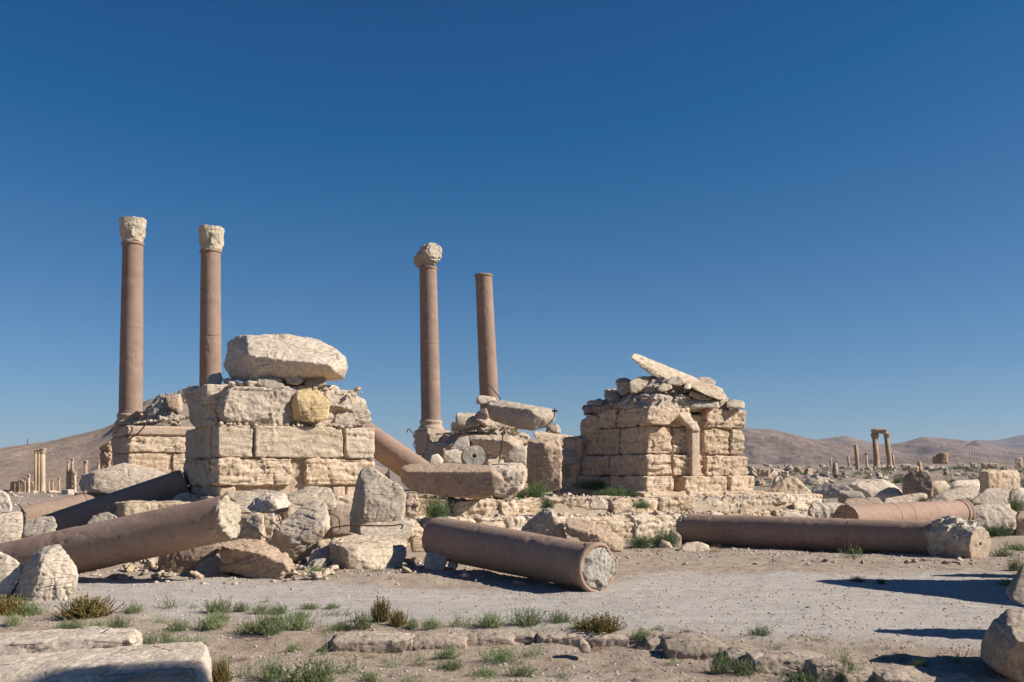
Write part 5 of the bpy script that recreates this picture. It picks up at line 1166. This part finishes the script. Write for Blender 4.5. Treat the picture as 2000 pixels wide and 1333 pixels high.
local(C1, 34, (6.5, 15.5), (-1.5, 1.2), 1.44, (.18, .55), ('lime','golden','greystone','white'), 'loose stone on the upper platform step between the near and right piers', 'stones on the upper platform step')
local(C1, 18, (6.0, 24), (-3.1, -1.9), .84, (.12, .36), ('lime','golden','greystone'), 'loose stone on the lower platform step', 'stones on the lower platform step')
onground(85, (150, 660), (1098, 1138), (.12, .55), ('lime','greystone','mortar','golden'), 'loose stone at the foot of the heap before the near pier', 'stones at the foot of the heap')
onground(24, (640, 860), (1085, 1122), (.12, .4), ('lime','greystone','golden'), 'loose stone between the heap and the short brown shaft', 'stones by the short brown shaft')
onground(9, (880, 1100), (1098, 1145), (.14, .32), ('lime','greystone'), 'stone lying in the shade of the short brown shaft', 'stones under the short brown shaft')
onground(20, (1290, 1900), (1076, 1104), (.1, .34), ('lime','greystone','white'), 'small stone along the foot of the long right hand shaft', 'stones along the long right shaft')
onground(26, (1600, 2000), (1000, 1050), (.3, .9), ('lime','greystone','golden','mortar'), 'loose stone among the big blocks at the right', 'stones among the right hand blocks')
onground(16, (0, 300), (970, 1012), (.25, .7), ('lime','greystone','white'), 'pale stone on the gravel slope at the left', 'stones on the left slope')
def plain(n, xr, Yr, sr, label, group):
    for _ in range(n):
        px = rng.uniform(*xr); Y = math.exp(rng.uniform(math.log(Yr[0]), math.log(Yr[1]))); X = (px-1000)*Y/F
        put(X, Y, gz1(X, Y), rng.uniform(*sr)*(Y/110)**.35, mts(('lime','greystone','brown','mortar','greystone')), label, group, name='plain_stone', cat='boulder')
plain(80, (1430, 2080), (75, 330), (.4, 1.4), 'boulder scattered over the far plain at the right', 'boulders on the right hand plain')
plain(26, (1440, 1620), (95, 170), (.9, 2.2), 'larger boulder in the dense scatter beyond the right pier', 'boulders beyond the right pier')
plain(22, (20, 260), (120, 320), (.5, 1.4), 'small boulder at the feet of the distant left columns', 'boulders on the left hand plain')

# ------------------------------------------------------------------ pebbles and grit (uncountable)
def lowpoly(k):
    bm = bmesh.new(); bmesh.ops.create_icosphere(bm, subdivisions=1, radius=1)
    v = np.array([list(x.co) for x in bm.verts]); f = np.array([[x.index for x in fc.verts] for fc in bm.faces]); bm.free()
    rs = np.random.RandomState(k); v = v*(1+rs.uniform(-.35, .25, (len(v), 1))); v[:,2] *= .62; v[:,1] *= rs.uniform(.6, 1)
    return v, f
LP = [lowpoly(k) for k in range(8)]
def scatter(name, label, cat, X, Y, Z, S, mat):
    VV = []; FF = []; off = 0
    for k in range(8):
        sel = np.arange(k, len(X), 8); v, f = LP[k]; n = len(sel)
        a = R.uniform(0, 6.28, n); c, s = np.cos(a), np.sin(a)
        tilt = R.uniform(-.5, .5, n)
        x = v[None,:,0]*c[:,None]-v[None,:,1]*s[:,None]; y = v[None,:,0]*s[:,None]+v[None,:,1]*c[:,None]
        z = v[None,:,2] + x*tilt[:,None]*.5
        sc_ = S[sel][:,None]
        V = np.stack([x*sc_+X[sel][:,None], y*sc_+Y[sel][:,None], z*sc_+Z[sel][:,None]+sc_*.15], 2).reshape(-1, 3)
        Fk = (f[None]+ (np.arange(n)*len(v))[:,None,None]).reshape(-1, 3)+off
        VV.append(V); FF.append(Fk); off += len(V)
    me = mesh_np(name, np.vstack(VV), np.vstack(FF), [mat], smooth=False)
    o = newobj(name, me); tagob(o, label, cat, None, 'stuff'); return o
def peb_mat(name, a, b, c):
    t = NT(name, .9); v = t.coord(rnd=False)
    n = t.n('ShaderNodeTexWhiteNoise'); n.noise_dimensions = '3D'
    m = t.n('ShaderNodeVectorMath'); m.operation = 'SNAP'; m.inputs[1].default_value = (.12,.12,5)
    t.l(v, m.inputs[0]); t.l(m.outputs[0], n.inputs[0])
    return t.done(t.ramp(n.outputs['Value'], [(0, c), (.35, a), (.8, b), (1, c3(.56,.5,.42))]))
M['peb'] = peb_mat('pebble_mix', c3(.40,.325,.255), c3(.47,.40,.325), c3(.22,.17,.13))
def gscatter(n, Y0, Y1, s0, s1, xr=.56, name='pebbles', label='pale pebbles strewn over the dirt and gravel', pw=1.0, filt=None):
    Y = np.exp(R.uniform(math.log(Y0), math.log(Y1), n)); X = R.uniform(-xr, xr, n)*Y
    S = s0*(s1/s0)**(R.uniform(0, 1, n)**2.2)
    if filt is not None:
        k = filt(X, Y); X, Y, S = X[k], Y[k], S[k]
    return scatter(name, label, 'pebbles', X, Y, gz(X, Y), S, M['peb'])
gscatter(17000, 9.5, 34, .006, .034)
def heapf(X, Y):
    d = np.abs(Y - np.interp(X/Y, [-.52, -.3, -.1, .05, .2, .5], [24.5, 24.0, 25.5, 29, 31, 28]))
    return (R.uniform(0, 1, len(X)) < np.exp(-(d/2.4)**2))
gscatter(15000, 18, 42, .012, .075, name='gravel_debris', label='broken stone chips along the foot of the rubble and the platform', filt=heapf)
def podium_chips():
    n = 5000
    a = R.uniform(4.5, 24, n); b = R.uniform(-3.1, 3.0, n)
    X = C1.x+TT.x*a+BB.x*b; Y = C1.y+TT.y*a+BB.y*b
    Z = np.where(b < -1.8, .84, 1.42)
    scatter('stone_chips', 'small cream stone chips and crumbs lying on the platform steps', 'rubble', X, Y, Z, .02*(5.5)**(R.uniform(0, 1, n)**2), M['peb'])
    # crumbs on the pier tops
    xs = []; 
    for (K, tr, br, zf, m) in ((C1, (0, 5.3), (-.08, 3), lambda t, b: np.where(b < .6, 4.03, 5.35), 500), (K2, (.1, 5.0), (0, 2.6), lambda t, b: 5.55+.8*np.exp(-((t-2.2)/1.0)**2)*np.minimum(1, b/.8), 500), (C4, (.2, 5.3), (0, 3), lambda t, b: 4.7+t*.1, 500), (K3, (.3, 5), (0, 3), lambda t, b: 4.85+.12*t, 500)):
        t = R.uniform(*tr, m); b = R.uniform(*br, m)
        xs.append(np.stack([K.x+TT.x*t+BB.x*b, K.y+TT.y*t+BB.y*b, zf(t, b)], 1))
    q = np.vstack(xs)
    scatter('pier_crumbs', 'crumbled mortar and stone chips on top of the ruined piers', 'rubble', q[:,0], q[:,1], q[:,2], .03*(5)**(R.uniform(0, 1, len(q))**1.8), M['peb'])
podium_chips()
def plain_scatter():
    n = 7000
    Y = np.exp(R.uniform(math.log(48), math.log(420), n)); u = R.uniform(-.56, .6, n)
    X = u*Y; k = (u > .16) | (u < -.3); X, Y = X[k], Y[k]
    scatter('plain_rubble', 'countless small stones over the desert plain', 'stones', X, Y, gz(X, Y), np.clip(Y/1300, .04, .3)*np.exp(R.normal(0, .6, len(X))), M['peb'])
plain_scatter()

# ------------------------------------------------------------------ plants
def leaf_tri(p, d, L, w, side): 
    return [p - side*w*.5, p + side*w*.5, p + d*L]
def rv(rs):
    v = rs.normal(size=3); return v/np.linalg.norm(v)
def plant_mesh(kind, seed):
    rs = np.random.RandomState(seed); V = []; S = []
    def addtri(lst, a, b, c): lst.extend((a, b, c))
    def stem(p0, d, L, w, segs, up, lst, leafn=0, ll=.1, lw=.02, lstart=2):
        p = p0.copy(); st = L/segs
        for i in range(segs):
            d = d + np.array([0, 0, up]) + rs.normal(0, .10, 3); d /= np.linalg.norm(d)
            q = p + d*st; side = np.cross(d, rv(rs)); side /= np.linalg.norm(side)+1e-6
            ww = w*(1-.7*i/segs)
            addtri(lst, p-side*ww, p+side*ww, q)
            if i >= lstart:
                for _ in range(leafn):
                    ld = d*.8 + rv(rs)*.7; ld /= np.linalg.norm(ld)
                    s2 = np.cross(ld, rv(rs)); s2 /= np.linalg.norm(s2)+1e-6
                    a = p + (q-p)*rs.rand(); addtri(V, *leaf_tri(a, ld, ll*rs.uniform(.6, 1.3), lw, s2))
            p = q
        return p, d
    if kind in ('feather', 'sparse'):
        ns = 120 if kind == 'feather' else 32
        for i in range(ns):
            az = rs.uniform(0, 6.28); el = rs.uniform(.15, 1.4)
            d = np.array([math.cos(az)*math.cos(el), math.sin(az)*math.cos(el), math.sin(el)])
            p, dd = stem(np.array([rs.normal()*.38, rs.normal()*.38, 0]), d, rs.uniform(.45, 1.0), .012, 8, .05, S, 4 if kind == 'feather' else 3, .12, .026, 1)
    elif kind == 'grassy':
        for i in range(420):
            az = rs.uniform(0, 6.28); el = rs.uniform(.5, 1.5)
            d = np.array([math.cos(az)*math.cos(el), math.sin(az)*math.cos(el), math.sin(el)])
            stem(np.array([rs.normal()*.3, rs.normal()*.3, 0]), d, rs.uniform(.55, 1.05), .016, 5, -.02, V, 1, .16, .016, 1)
    elif kind == 'ball':
        for i in range(260):
            az = rs.uniform(0, 6.28); el = rs.uniform(.12, 1.5)
            dd0 = np.array([math.cos(az)*math.cos(el), math.sin(az)*math.cos(el), math.sin(el)])
            stem(np.array([rs.normal()*.3, rs.normal()*.3, 0]), dd0, rs.uniform(.45, .98), .011, 7, .03, S, 8, .075, .034, 1)
        n = 0
        for i in range(n):
            v = rv(rs); v[2] = abs(v[2])*1.0
            lump = .80+.26*vnoise((v*2.6+seed)[None,:], seed)[0]+.1*vnoise((v*7+seed)[None,:], seed)[0]
            r = lump*(1-.45*rs.rand()**2.2)
            p = v*r; ld = v*.6+rv(rs)*.8+np.array([0,0,.3]); ld /= np.linalg.norm(ld); s2 = np.cross(ld, rv(rs)); s2 /= np.linalg.norm(s2)+1e-6
            addtri(V, *leaf_tri(p, ld, .075*rs.uniform(.6, 1.4), .04, s2))
    elif kind == 'dry':
        for i in range(90):
            az = rs.uniform(0, 6.28); el = rs.uniform(.15, 1.45)
            d = np.array([math.cos(az)*math.cos(el), math.sin(az)*math.cos(el), math.sin(el)])
            stem(np.array([rs.normal()*.3, rs.normal()*.3, 0]), d, rs.uniform(.4, 1.05), .014, 6, 0, S, 1, .09, .02, 2)
    A = np.array(V+S, float).reshape(-1, 3)
    z = A[:,2]; A[:,2] = np.where(z < 0, -z*.1, z)
    return A, len(V)//3, len(S)//3
PL = {}
def plant_data(kind, leaf, stemm, seed, key):
    A, nv, ns = plant_mesh(kind, seed)
    lv = A[:nv*3]; sv = A[nv*3:]
    h = max(A[:,2].max(), .01); w = max(np.abs(A[:,:2]).max(), .01)
    A = A/np.array([w, w, h]); lv = A[:nv*3]; sv = A[nv*3:]
    mi = np.concatenate([np.zeros(nv, int), np.ones(ns, int)])
    ml = mesh_np('plant', A, np.arange(len(A)).reshape(-1, 3), [M[leaf], M[stemm]], mi=mi, smooth=False); ms = None
    PL.setdefault(key, []).append((ml, ms))
for s in range(5): plant_data('feather', 'leaf', 'leaf_dry' if s == 3 else 'leaf', 300+s, 'green')
for s in range(4): plant_data('sparse', 'leaf', 'leaf', 320+s, 'sparse')
for s in range(3): plant_data('grassy', 'leaf_dark', 'leaf_dark', 340+s, 'deep')
for s in range(2): plant_data('ball', 'leaf_olive', 'leaf_dry', 350+s, 'olive')
for s in range(3): plant_data('dry', 'leaf_dry', 'leaf_dry', 360+s, 'dry')
PLANTS = []
def plant(kind, x0, x1, py, h, row, z=None, Y=None):
    px = (x0+x1)/2
    if Y is None:
        Y = GY(py); X = (px-1000)*Y/F
        for _ in range(4):
            zz = gz1(X, Y); Y = GY(py, zz); X = (px-1000)*Y/F
    X = (px-1000)*Y/F
    zz = gz1(X, Y) if z is None else (H-(py-HOR)*Y/F if z == 'pix' else z)
    PLANTS.append(dict(kind=kind, px=px, X=X, Y=Y, z=zz, w=(x1-x0)*Y/F, h=h*Y/F, row=row))
ROW1 = 'beside the gravel path'
ROWL = 'above the cream blocks'
ROWK = 'behind the old kerb'
ROWF = 'before the old kerb'
ROWR = 'by the bend of the kerb'
ROWP = 'on the platform'
ROWH = 'around the short brown shaft'
ROWG = 'among the right hand blocks'
ROWS = 'by the long shadows'
for a in [('olive',112,223,1206,47,ROWL),('olive',-22,52,1202,42,ROWL),('green',45,83,1202,33,ROWL),('green',10,45,1222,30,ROWL),('dry',42,75,1168,22,ROWL),('deep',85,118,1167,15,ROWL),
          ('green',243,275,1197,25,ROW1),('sparse',312,355,1188,27,ROW1),('sparse',369,385,1188,14,ROW1),('green',400,450,1197,32,ROW1),('green',387,441,1228,40,ROWL),('green',108,162,1229,20,ROWL),
          ('green',171,220,1228,24,ROWL),('green',215,250,1227,32,ROWL),('green',272,315,1254,40,ROWL),('green',308,351,1254,46,ROWL),('green',355,400,1252,34,ROWL),('olive',408,455,1340,58,ROWF),('dry',425,455,1250,14,ROWL),
          ('green',457,487,1195,22,ROW1),('green',490,532,1198,22,ROW1),('green',530,562,1200,24,ROW1),('sparse',508,534,1176,9,ROW1),('green',495,560,1245,48,ROWL),('green',550,612,1230,42,ROWL),('green',587,625,1190,14,ROW1),('green',637,662,1188,12,ROW1),
          ('green',690,730,1228,42,ROWK),('olive',722,765,1214,50,ROWK),('olive',755,800,1222,32,ROWK),('green',793,818,1226,22,ROWK),('sparse',625,660,1232,22,ROWK),('green',650,684,1232,22,ROWK),('green',798,815,1230,20,ROWK),
          ('green',827,862,1228,28,ROWK),('sparse',875,907,1225,32,ROWK),('green',937,985,1225,34,ROWK),('green',990,1062,1222,40,ROWK),('green',1070,1120,1215,24,ROWK),('olive',1118,1217,1233,36,ROWK),('green',1233,1275,1237,26,ROWK),('sparse',1275,1297,1230,14,ROWK),
          ('sparse',1325,1346,1236,14,ROWR),('green',1466,1505,1240,24,ROWR),('sparse',1580,1616,1253,17,ROWR),('green',1430,1481,1291,36,ROWR),('green',1382,1427,1315,46,ROWR),('green',1535,1604,1312,30,ROWR),('green',1625,1690,1336,50,ROWR),('sparse',1628,1670,1297,38,ROWR),
          ('deep',1777,1816,1305,25,ROWR),('sparse',1852,1895,1296,32,ROWR),('sparse',1750,1777,1290,26,ROWR),('dry',1712,1748,1288,17,ROWR),('deep',1660,1690,1136,15,ROWS),('deep',1712,1730,1141,14,ROWS),('green',1950,1980,1143,18,ROWS),
          ('green',1938,1975,1088,18,ROWG),('green',1968,2000,1115,32,ROWG),('green',1962,2010,1076,20,ROWG),('green',500,562,1328,46,ROWF),('green',553,657,1338,66,ROWF),('sparse',654,705,1315,42,ROWF),('sparse',744,786,1303,30,ROWF),('sparse',795,840,1300,28,ROWF),
          ('green',705,744,1332,26,ROWF),('green',849,900,1286,30,ROWF),('green',945,1014,1290,34,ROWF),('green',990,1044,1321,28,ROWF),('green',918,969,1322,26,ROWF),('sparse',765,812,1336,22,ROWF),('sparse',1020,1060,1282,26,ROWF),
          ('dry',700,745,1262,12,ROWF),('dry',880,915,1262,12,ROWF),('dry',960,985,1256,16,ROWF),('dry',1150,1200,1262,12,ROWF),('dry',1235,1270,1260,13,ROWF),('dry',1345,1366,1278,14,ROWR),('dry',1485,1520,1308,15,ROWR),('dry',1560,1600,1290,15,ROWR),('dry',1150,1180,1272,14,ROWF),
          ('green',602,637,1126,26,ROWH),('sparse',718,765,1116,13,ROWH),('sparse',765,820,1112,14,ROWH),('green',156,178,1116,11,ROWH),('deep',1222,1278,1070,34,ROWH),('deep',1268,1326,1068,44,ROWH),('dry',1225,1262,1078,14,ROWH),('dry',1262,1302,1077,15,ROWH),
          ('dry',1376,1420,1081,18,ROWH),('deep',1378,1390,1068,12,ROWH),('sparse',1652,1692,1091,32,ROWH),('sparse',420,450,1300,20,ROWF),('dry',455,500,1290,16,ROWF),('sparse',455,500,1320,30,ROWF),('sparse',1080,1120,1322,20,ROWF),('sparse',1225,1250,1313,14,ROWF),('green',462,515,1243,30,ROWL),('green',520,560,1222,22,ROW1),('green',572,604,1206,18,ROW1),('green',408,446,1214,24,ROW1),('sparse',640,690,1202,13,ROW1),('green',556,592,1264,22,ROWF),('sparse',615,660,1262,26,ROWF),('sparse',296,330,1216,20,ROWL),('green',128,165,1206,18,ROWL),('green',330,372,1232,26,ROWL),('green',860,905,1306,24,ROWF),('sparse',1290,1330,1300,18,ROWF),('green',610,655,1330,40,ROWF),('green',1120,1150,1226,18,ROWK),('sparse',905,940,1222,24,ROWK),('green',1590,1630,1322,34,ROWR),('sparse',1500,1540,1272,20,ROWR)]:
    plant(*a)
for a in [('deep',823,883,1011,46,ROWP,'pix',33.3),('deep',985,1030,974,34,ROWP,'pix',38.4),('deep',1020,1072,972,38,ROWP,'pix',38.6),('deep',1050,1087,993,23,ROWP,'pix',35.5),('dry',1078,1112,973,17,ROWP,'pix',38.9),('deep',1237,1270,993,20,ROWP,'pix',38.6),
          ('deep',1165,1235,968,20,ROWP,'pix',41),('deep',1115,1200,955,22,ROWP,'pix',44),('sparse',1372,1390,990,24,ROWP,'pix',41.4),('deep',1422,1445,988,16,ROWP,'pix',42),('dry',1462,1490,1008,17,ROWP,'pix',41.5),('dry',800,872,985,30,ROWP,'pix',34.2),('dry',1120,1150,985,18,ROWP,'pix',36.6),
          ('deep',1790,1814,986,21,ROWG,'pix',46),('deep',1874,1902,983,13,ROWG,'pix',47),('deep',1744,1762,944,15,ROWG,'pix',68),('green',1966,2000,1000,34,ROWG,'pix',46),('deep',1908,1970,1047,28,ROWG,'pix',37.5),('dry',1838,1854,962,13,ROWG,'pix',54),('green',1895,1918,988,10,ROWG,'pix',45)]:
    plant(*a)
DESC = {'green': 'feathery green weed', 'sparse': 'thin airy weed', 'deep': 'deep green tuft', 'olive': 'olive brown bush', 'dry': 'dry straw tuft'}
ORD = ['leftmost','second','third','fourth','fifth','sixth','seventh','eighth','ninth','tenth','eleventh','twelfth','thirteenth','fourteenth','fifteenth','sixteenth','seventeenth','eighteenth','nineteenth','twentieth']
cls = {}
for p in PLANTS:
    size = 'large' if p['w'] > .62 else ('small' if p['w'] < .34 else 'medium')
    p['cls'] = (p['row'], p['kind'], size); cls.setdefault(p['cls'], []).append(p)
for key, ps in cls.items():
    ps.sort(key=lambda p: p['px'])
    for i, p in enumerate(ps):
        o_ = '' if len(ps) == 1 else (ORD[i] + (' from the left' if i else '') + ', ')
        p['label'] = (o_ + key[2] + ' ' + DESC[key[1]] + ' ' + key[0]) if o_ else (key[2] + ' ' + DESC[key[1]] + ' ' + key[0])
cnt = {}
for p in PLANTS:
    k = p['kind']; i = cnt.get(k, 0); cnt[k] = i+1
    ml, ms = PL[k][i % len(PL[k])]
    nm = {'green': 'weed', 'sparse': 'weed', 'deep': 'green_tuft', 'olive': 'round_bush', 'dry': 'dry_tuft'}[k]
    o = bpy.data.objects.new(nm, ml); COL.objects.link(o); o.location = (p['X'], p['Y'], p['z']-.01)
    tagob(o, p['label'], 'plant', DESC[k] + 's')
    o.rotation_euler = (0, 0, rng.uniform(0, 6.28))
    a = p['w']*{'olive': .68, 'dry': .66}.get(k, .86); o.scale = (a, a, p['h']*(rng.uniform(1.0, 1.1) if k == 'olive' else rng.uniform(1.0, 1.15)))

# scrub and seedlings nobody could count
def scrub(name, label, XY, S, key, hz=.8, cat='scrub'):
    src = []
    for (ml, ms) in PL[key]:
        m = ml or ms; co = np.empty(len(m.vertices)*3, np.float32); m.vertices.foreach_get('co', co); co = co.reshape(-1, 3, 3)
        step = max(1, len(co)//170); src.append(co[::step]*np.array([1,1,1]))
    VV = []
    for i, ((x, y), s) in enumerate(zip(XY, S)):
        t = src[i % len(src)]; a = R.uniform(0, 6.28); c, q = math.cos(a), math.sin(a)
        cen = t.mean(1, keepdims=True); tt = cen+(t-cen)*2.2
        X = (tt[...,0]*c-tt[...,1]*q)*s+x; Yv = (tt[...,0]*q+tt[...,1]*c)*s+y; Z = tt[...,2]*s*hz+gz1(x, y)-.01
        VV.append(np.stack([X, Yv, Z], 2).reshape(-1, 3))
    V = np.vstack(VV); m = PL[key][0][0] or PL[key][0][1]
    o = newobj(name, mesh_np(name, V, np.arange(len(V)).reshape(-1, 3), [m.materials[0]], smooth=False)); tagob(o, label, cat, None, 'stuff')
def sample(n, xr, Y0, Y1):
    Y = np.exp(R.uniform(math.log(Y0), math.log(Y1), n)); u = R.uniform(xr[0], xr[1], n); return list(zip(u*Y, Y))
xy = sample(330, (.2, .56), 52, 300); scrub('desert_scrub', 'low dull scrub dotted over the right hand plain', xy, [.25+.0045*b for a, b in xy], 'deep')
xy = sample(150, (.2, .56), 48, 260); scrub('dry_scrub', 'straw coloured dry scrub over the right hand plain', xy, [.25+.004*b for a, b in xy], 'dry')
xy = [q for q in sample(420, (-.56, .56), 10.5, 16.5) if path_mask(q[0], q[1])[0] < .5]; scrub('seedlings', 'tiny green seedlings in the dirt around the old kerb', xy, [rng.uniform(.03, .085) for _ in xy], 'sparse')
xy = [q for q in sample(900, (-.56, .56), 10.5, 17.5) if path_mask(q[0], q[1])[0] < .6]; scrub('dry_litter', 'dry brown stalks and litter in the dirt of the foreground', xy, [rng.uniform(.03, .09) for _ in xy], 'dry', .5)
xy = sample(240, (-.5, .56), 18, 34); scrub('dry_litter', 'sparse dry sprigs over the gravel and the dirt yard', xy, [rng.uniform(.03, .08) for _ in xy], 'dry', .6)

# ------------------------------------------------------------------ air
def haze():
    bm = bmesh.new(); bmesh.ops.create_cube(bm, size=1)
    for v in bm.verts: v.co = Vector((v.co.x*15000, v.co.y*15500+4500, v.co.z*280+120))
    me = bpy.data.meshes.new('haze'); bm.to_mesh(me); bm.free()
    m = bpy.data.materials.new('haze_air'); m.use_nodes = True; nt = m.node_tree; nt.nodes.clear()
    out = nt.nodes.new('ShaderNodeOutputMaterial'); pv = nt.nodes.new('ShaderNodeVolumePrincipled')
    pv.inputs['Color'].default_value = (.62, .74, .95, 1); pv.inputs['Density'].default_value = 0.00006; pv.inputs['Anisotropy'].default_value = .1
    nt.links.new(pv.outputs[0], out.inputs['Volume']); me.materials.append(m)
    tagob(newobj('haze', me), 'thin pale blue desert air', 'haze', None, 'stuff')
haze()
